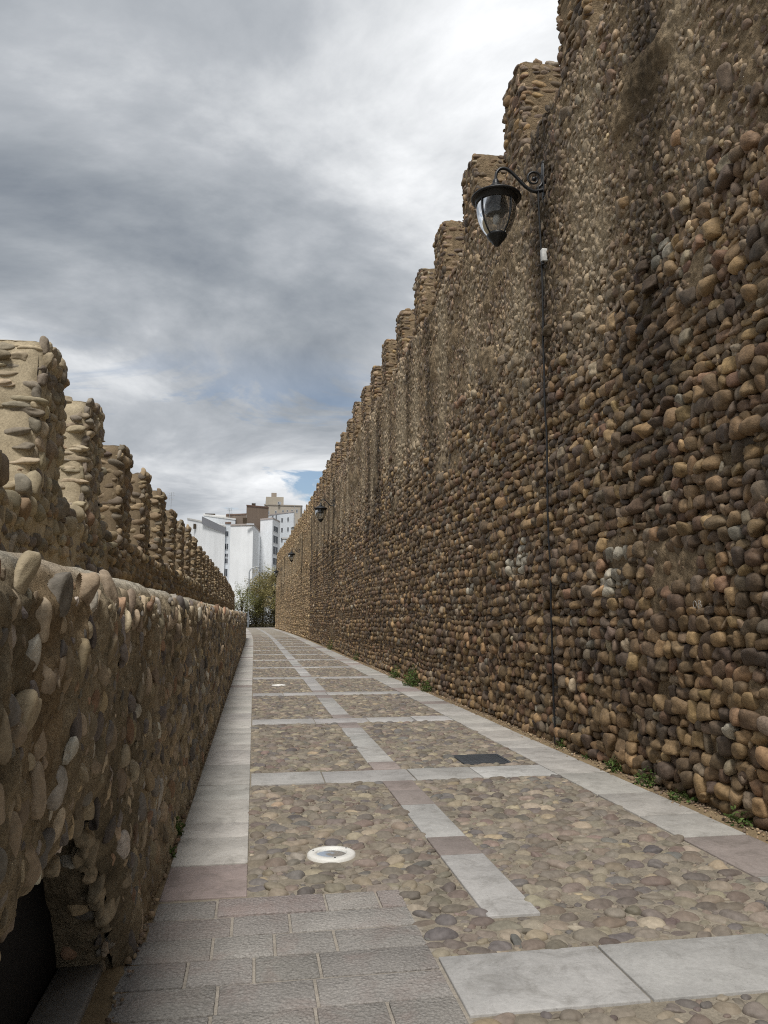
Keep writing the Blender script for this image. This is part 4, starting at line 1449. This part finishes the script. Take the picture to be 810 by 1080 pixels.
# ------------------------------------------------------------------ sky and light
SUN_EL, SUN_AZ = R(58), R(194)       # azimuth clockwise from +Y: behind the camera, a little to the left
SKYLOC = (6.6, 3.1, 5.5)
w = bpy.data.worlds.new("World"); scn.world = w
wt = NT(w)
sky = wt.n('ShaderNodeTexSky', sky_type='NISHITA', sun_disc=False, sun_elevation=SUN_EL, sun_rotation=SUN_AZ)
skyc = wt.scale(sky.outputs[0], .085)
tc = wt.n('ShaderNodeTexCoord').outputs['Generated']
sep = wt.n('ShaderNodeSeparateXYZ'); wt.l(tc, sep.inputs[0])
zc = wt.math('ADD', wt.math('MAXIMUM', sep.outputs[2], .0), .26)
cmb = wt.n('ShaderNodeCombineXYZ')
wt.l(wt.math('DIVIDE', sep.outputs[0], zc), cmb.inputs[0]); wt.l(wt.math('DIVIDE', sep.outputs[1], zc), cmb.inputs[1])
# the layer is drawn out along one wind direction
mp = wt.n('ShaderNodeMapping'); mp.inputs['Rotation'].default_value = (0, 0, R(-28)); mp.inputs['Scale'].default_value = (.95, 1.25, 1); mp.inputs['Location'].default_value = SKYLOC
wt.l(cmb.outputs[0], mp.inputs[0])
n1 = wt.noise(mp.outputs[0], 1.5, 10, .58, .35)
n2 = wt.noise(mp.outputs[0], .6, 3, .5, .2)
nn_ = wt.math('ADD', wt.math('MULTIPLY', n1, .75), wt.math('MULTIPLY', n2, .25))


def sky_dir(u, v):
    return Vector(tuple(_F * FPX + _R * (u - 405) + _U * (540 - v))).normalized()


def lobe(u, v, c0, c1, amt):
    d = wt.n('ShaderNodeVectorMath', operation='DOT_PRODUCT'); wt.l(tc, d.inputs[0]); d.inputs[1].default_value = sky_dir(u, v)
    return wt.mapr(d.outputs['Value'], c0, c1, 0, amt)


# thin, bright cloud where the sun stands behind it, heavier cloud to the west
nn2 = wt.math('ADD', nn_, lobe(585, 60, .90, .995, .125))
nn2 = wt.math('ADD', nn2, lobe(60, 230, .86, 1.0, -.02))
nn2 = wt.math('ADD', nn2, lobe(330, 190, .975, 1.0, -.06))
nn2 = wt.math('ADD', nn2, wt.mapr(sep.outputs[2], .0, .42, .14, 0))
ramp = wt.n('ShaderNodeValToRGB'); wt.l(nn2, ramp.inputs[0])
cr = ramp.color_ramp
cr.elements[0].position = .36; cr.elements[0].color = (.18, .205, .24, 1)
cr.elements[1].position = .72; cr.elements[1].color = (.92, .93, .94, 1)
for p_, c_ in ((.45, (.275, .30, .33)), (.53, (.39, .412, .44)), (.61, (.60, .617, .635))):
    e = cr.elements.new(p_); e.color = (*c_, 1)
n3 = wt.noise(mp.outputs[0], 2.3, 9, .6, .6)
bandf = wt.math('MULTIPLY', wt.mapr(sep.outputs[2], .05, .12, 0, 1), wt.mapr(sep.outputs[2], .34, .2, 0, 1))
gap = wt.math('MULTIPLY', wt.mapr(n3, .535, .60, 0, .95), bandf)
wcol = wt.mixc(gap, ramp.outputs[0], skyc)
bg = wt.n('ShaderNodeBackground', i_Strength=1.0); wt.l(wcol, bg.inputs[0])
wo = wt.n('ShaderNodeOutputWorld'); wt.l(bg.outputs[0], wo.inputs[0])

sd = bpy.data.lights.new("sun", 'SUN'); sd.energy = 2.5; sd.angle = R(15); sd.color = (1, .96, .9)
so = bpy.data.objects.new("sun", sd); col.objects.link(so)
dirv = Vector((math.sin(SUN_AZ) * math.cos(SUN_EL), math.cos(SUN_AZ) * math.cos(SUN_EL), math.sin(SUN_EL)))
so.rotation_euler = dirv.to_track_quat('Z', 'Y').to_euler()
so.location = dirv * 60

vs = scn.view_settings
vs.view_transform = 'Standard'; vs.look = 'None'; vs.exposure = 0.33; vs.gamma = 1; vs.use_curve_mapping = False
scn.render.engine = 'CYCLES'
scn.cycles.max_bounces = 6
scn.cycles.transparent_max_bounces = 8
scn.cycles.use_denoising = False
scn.cycles.denoiser = 'OPENIMAGEDENOISE'
scn.cycles.denoising_prefilter = 'ACCURATE'
scn.cycles.denoising_input_passes = 'RGB_ALBEDO_NORMAL'
scn.cycles.filter_width = 1.1
scn.cycles.sample_clamp_indirect = 6
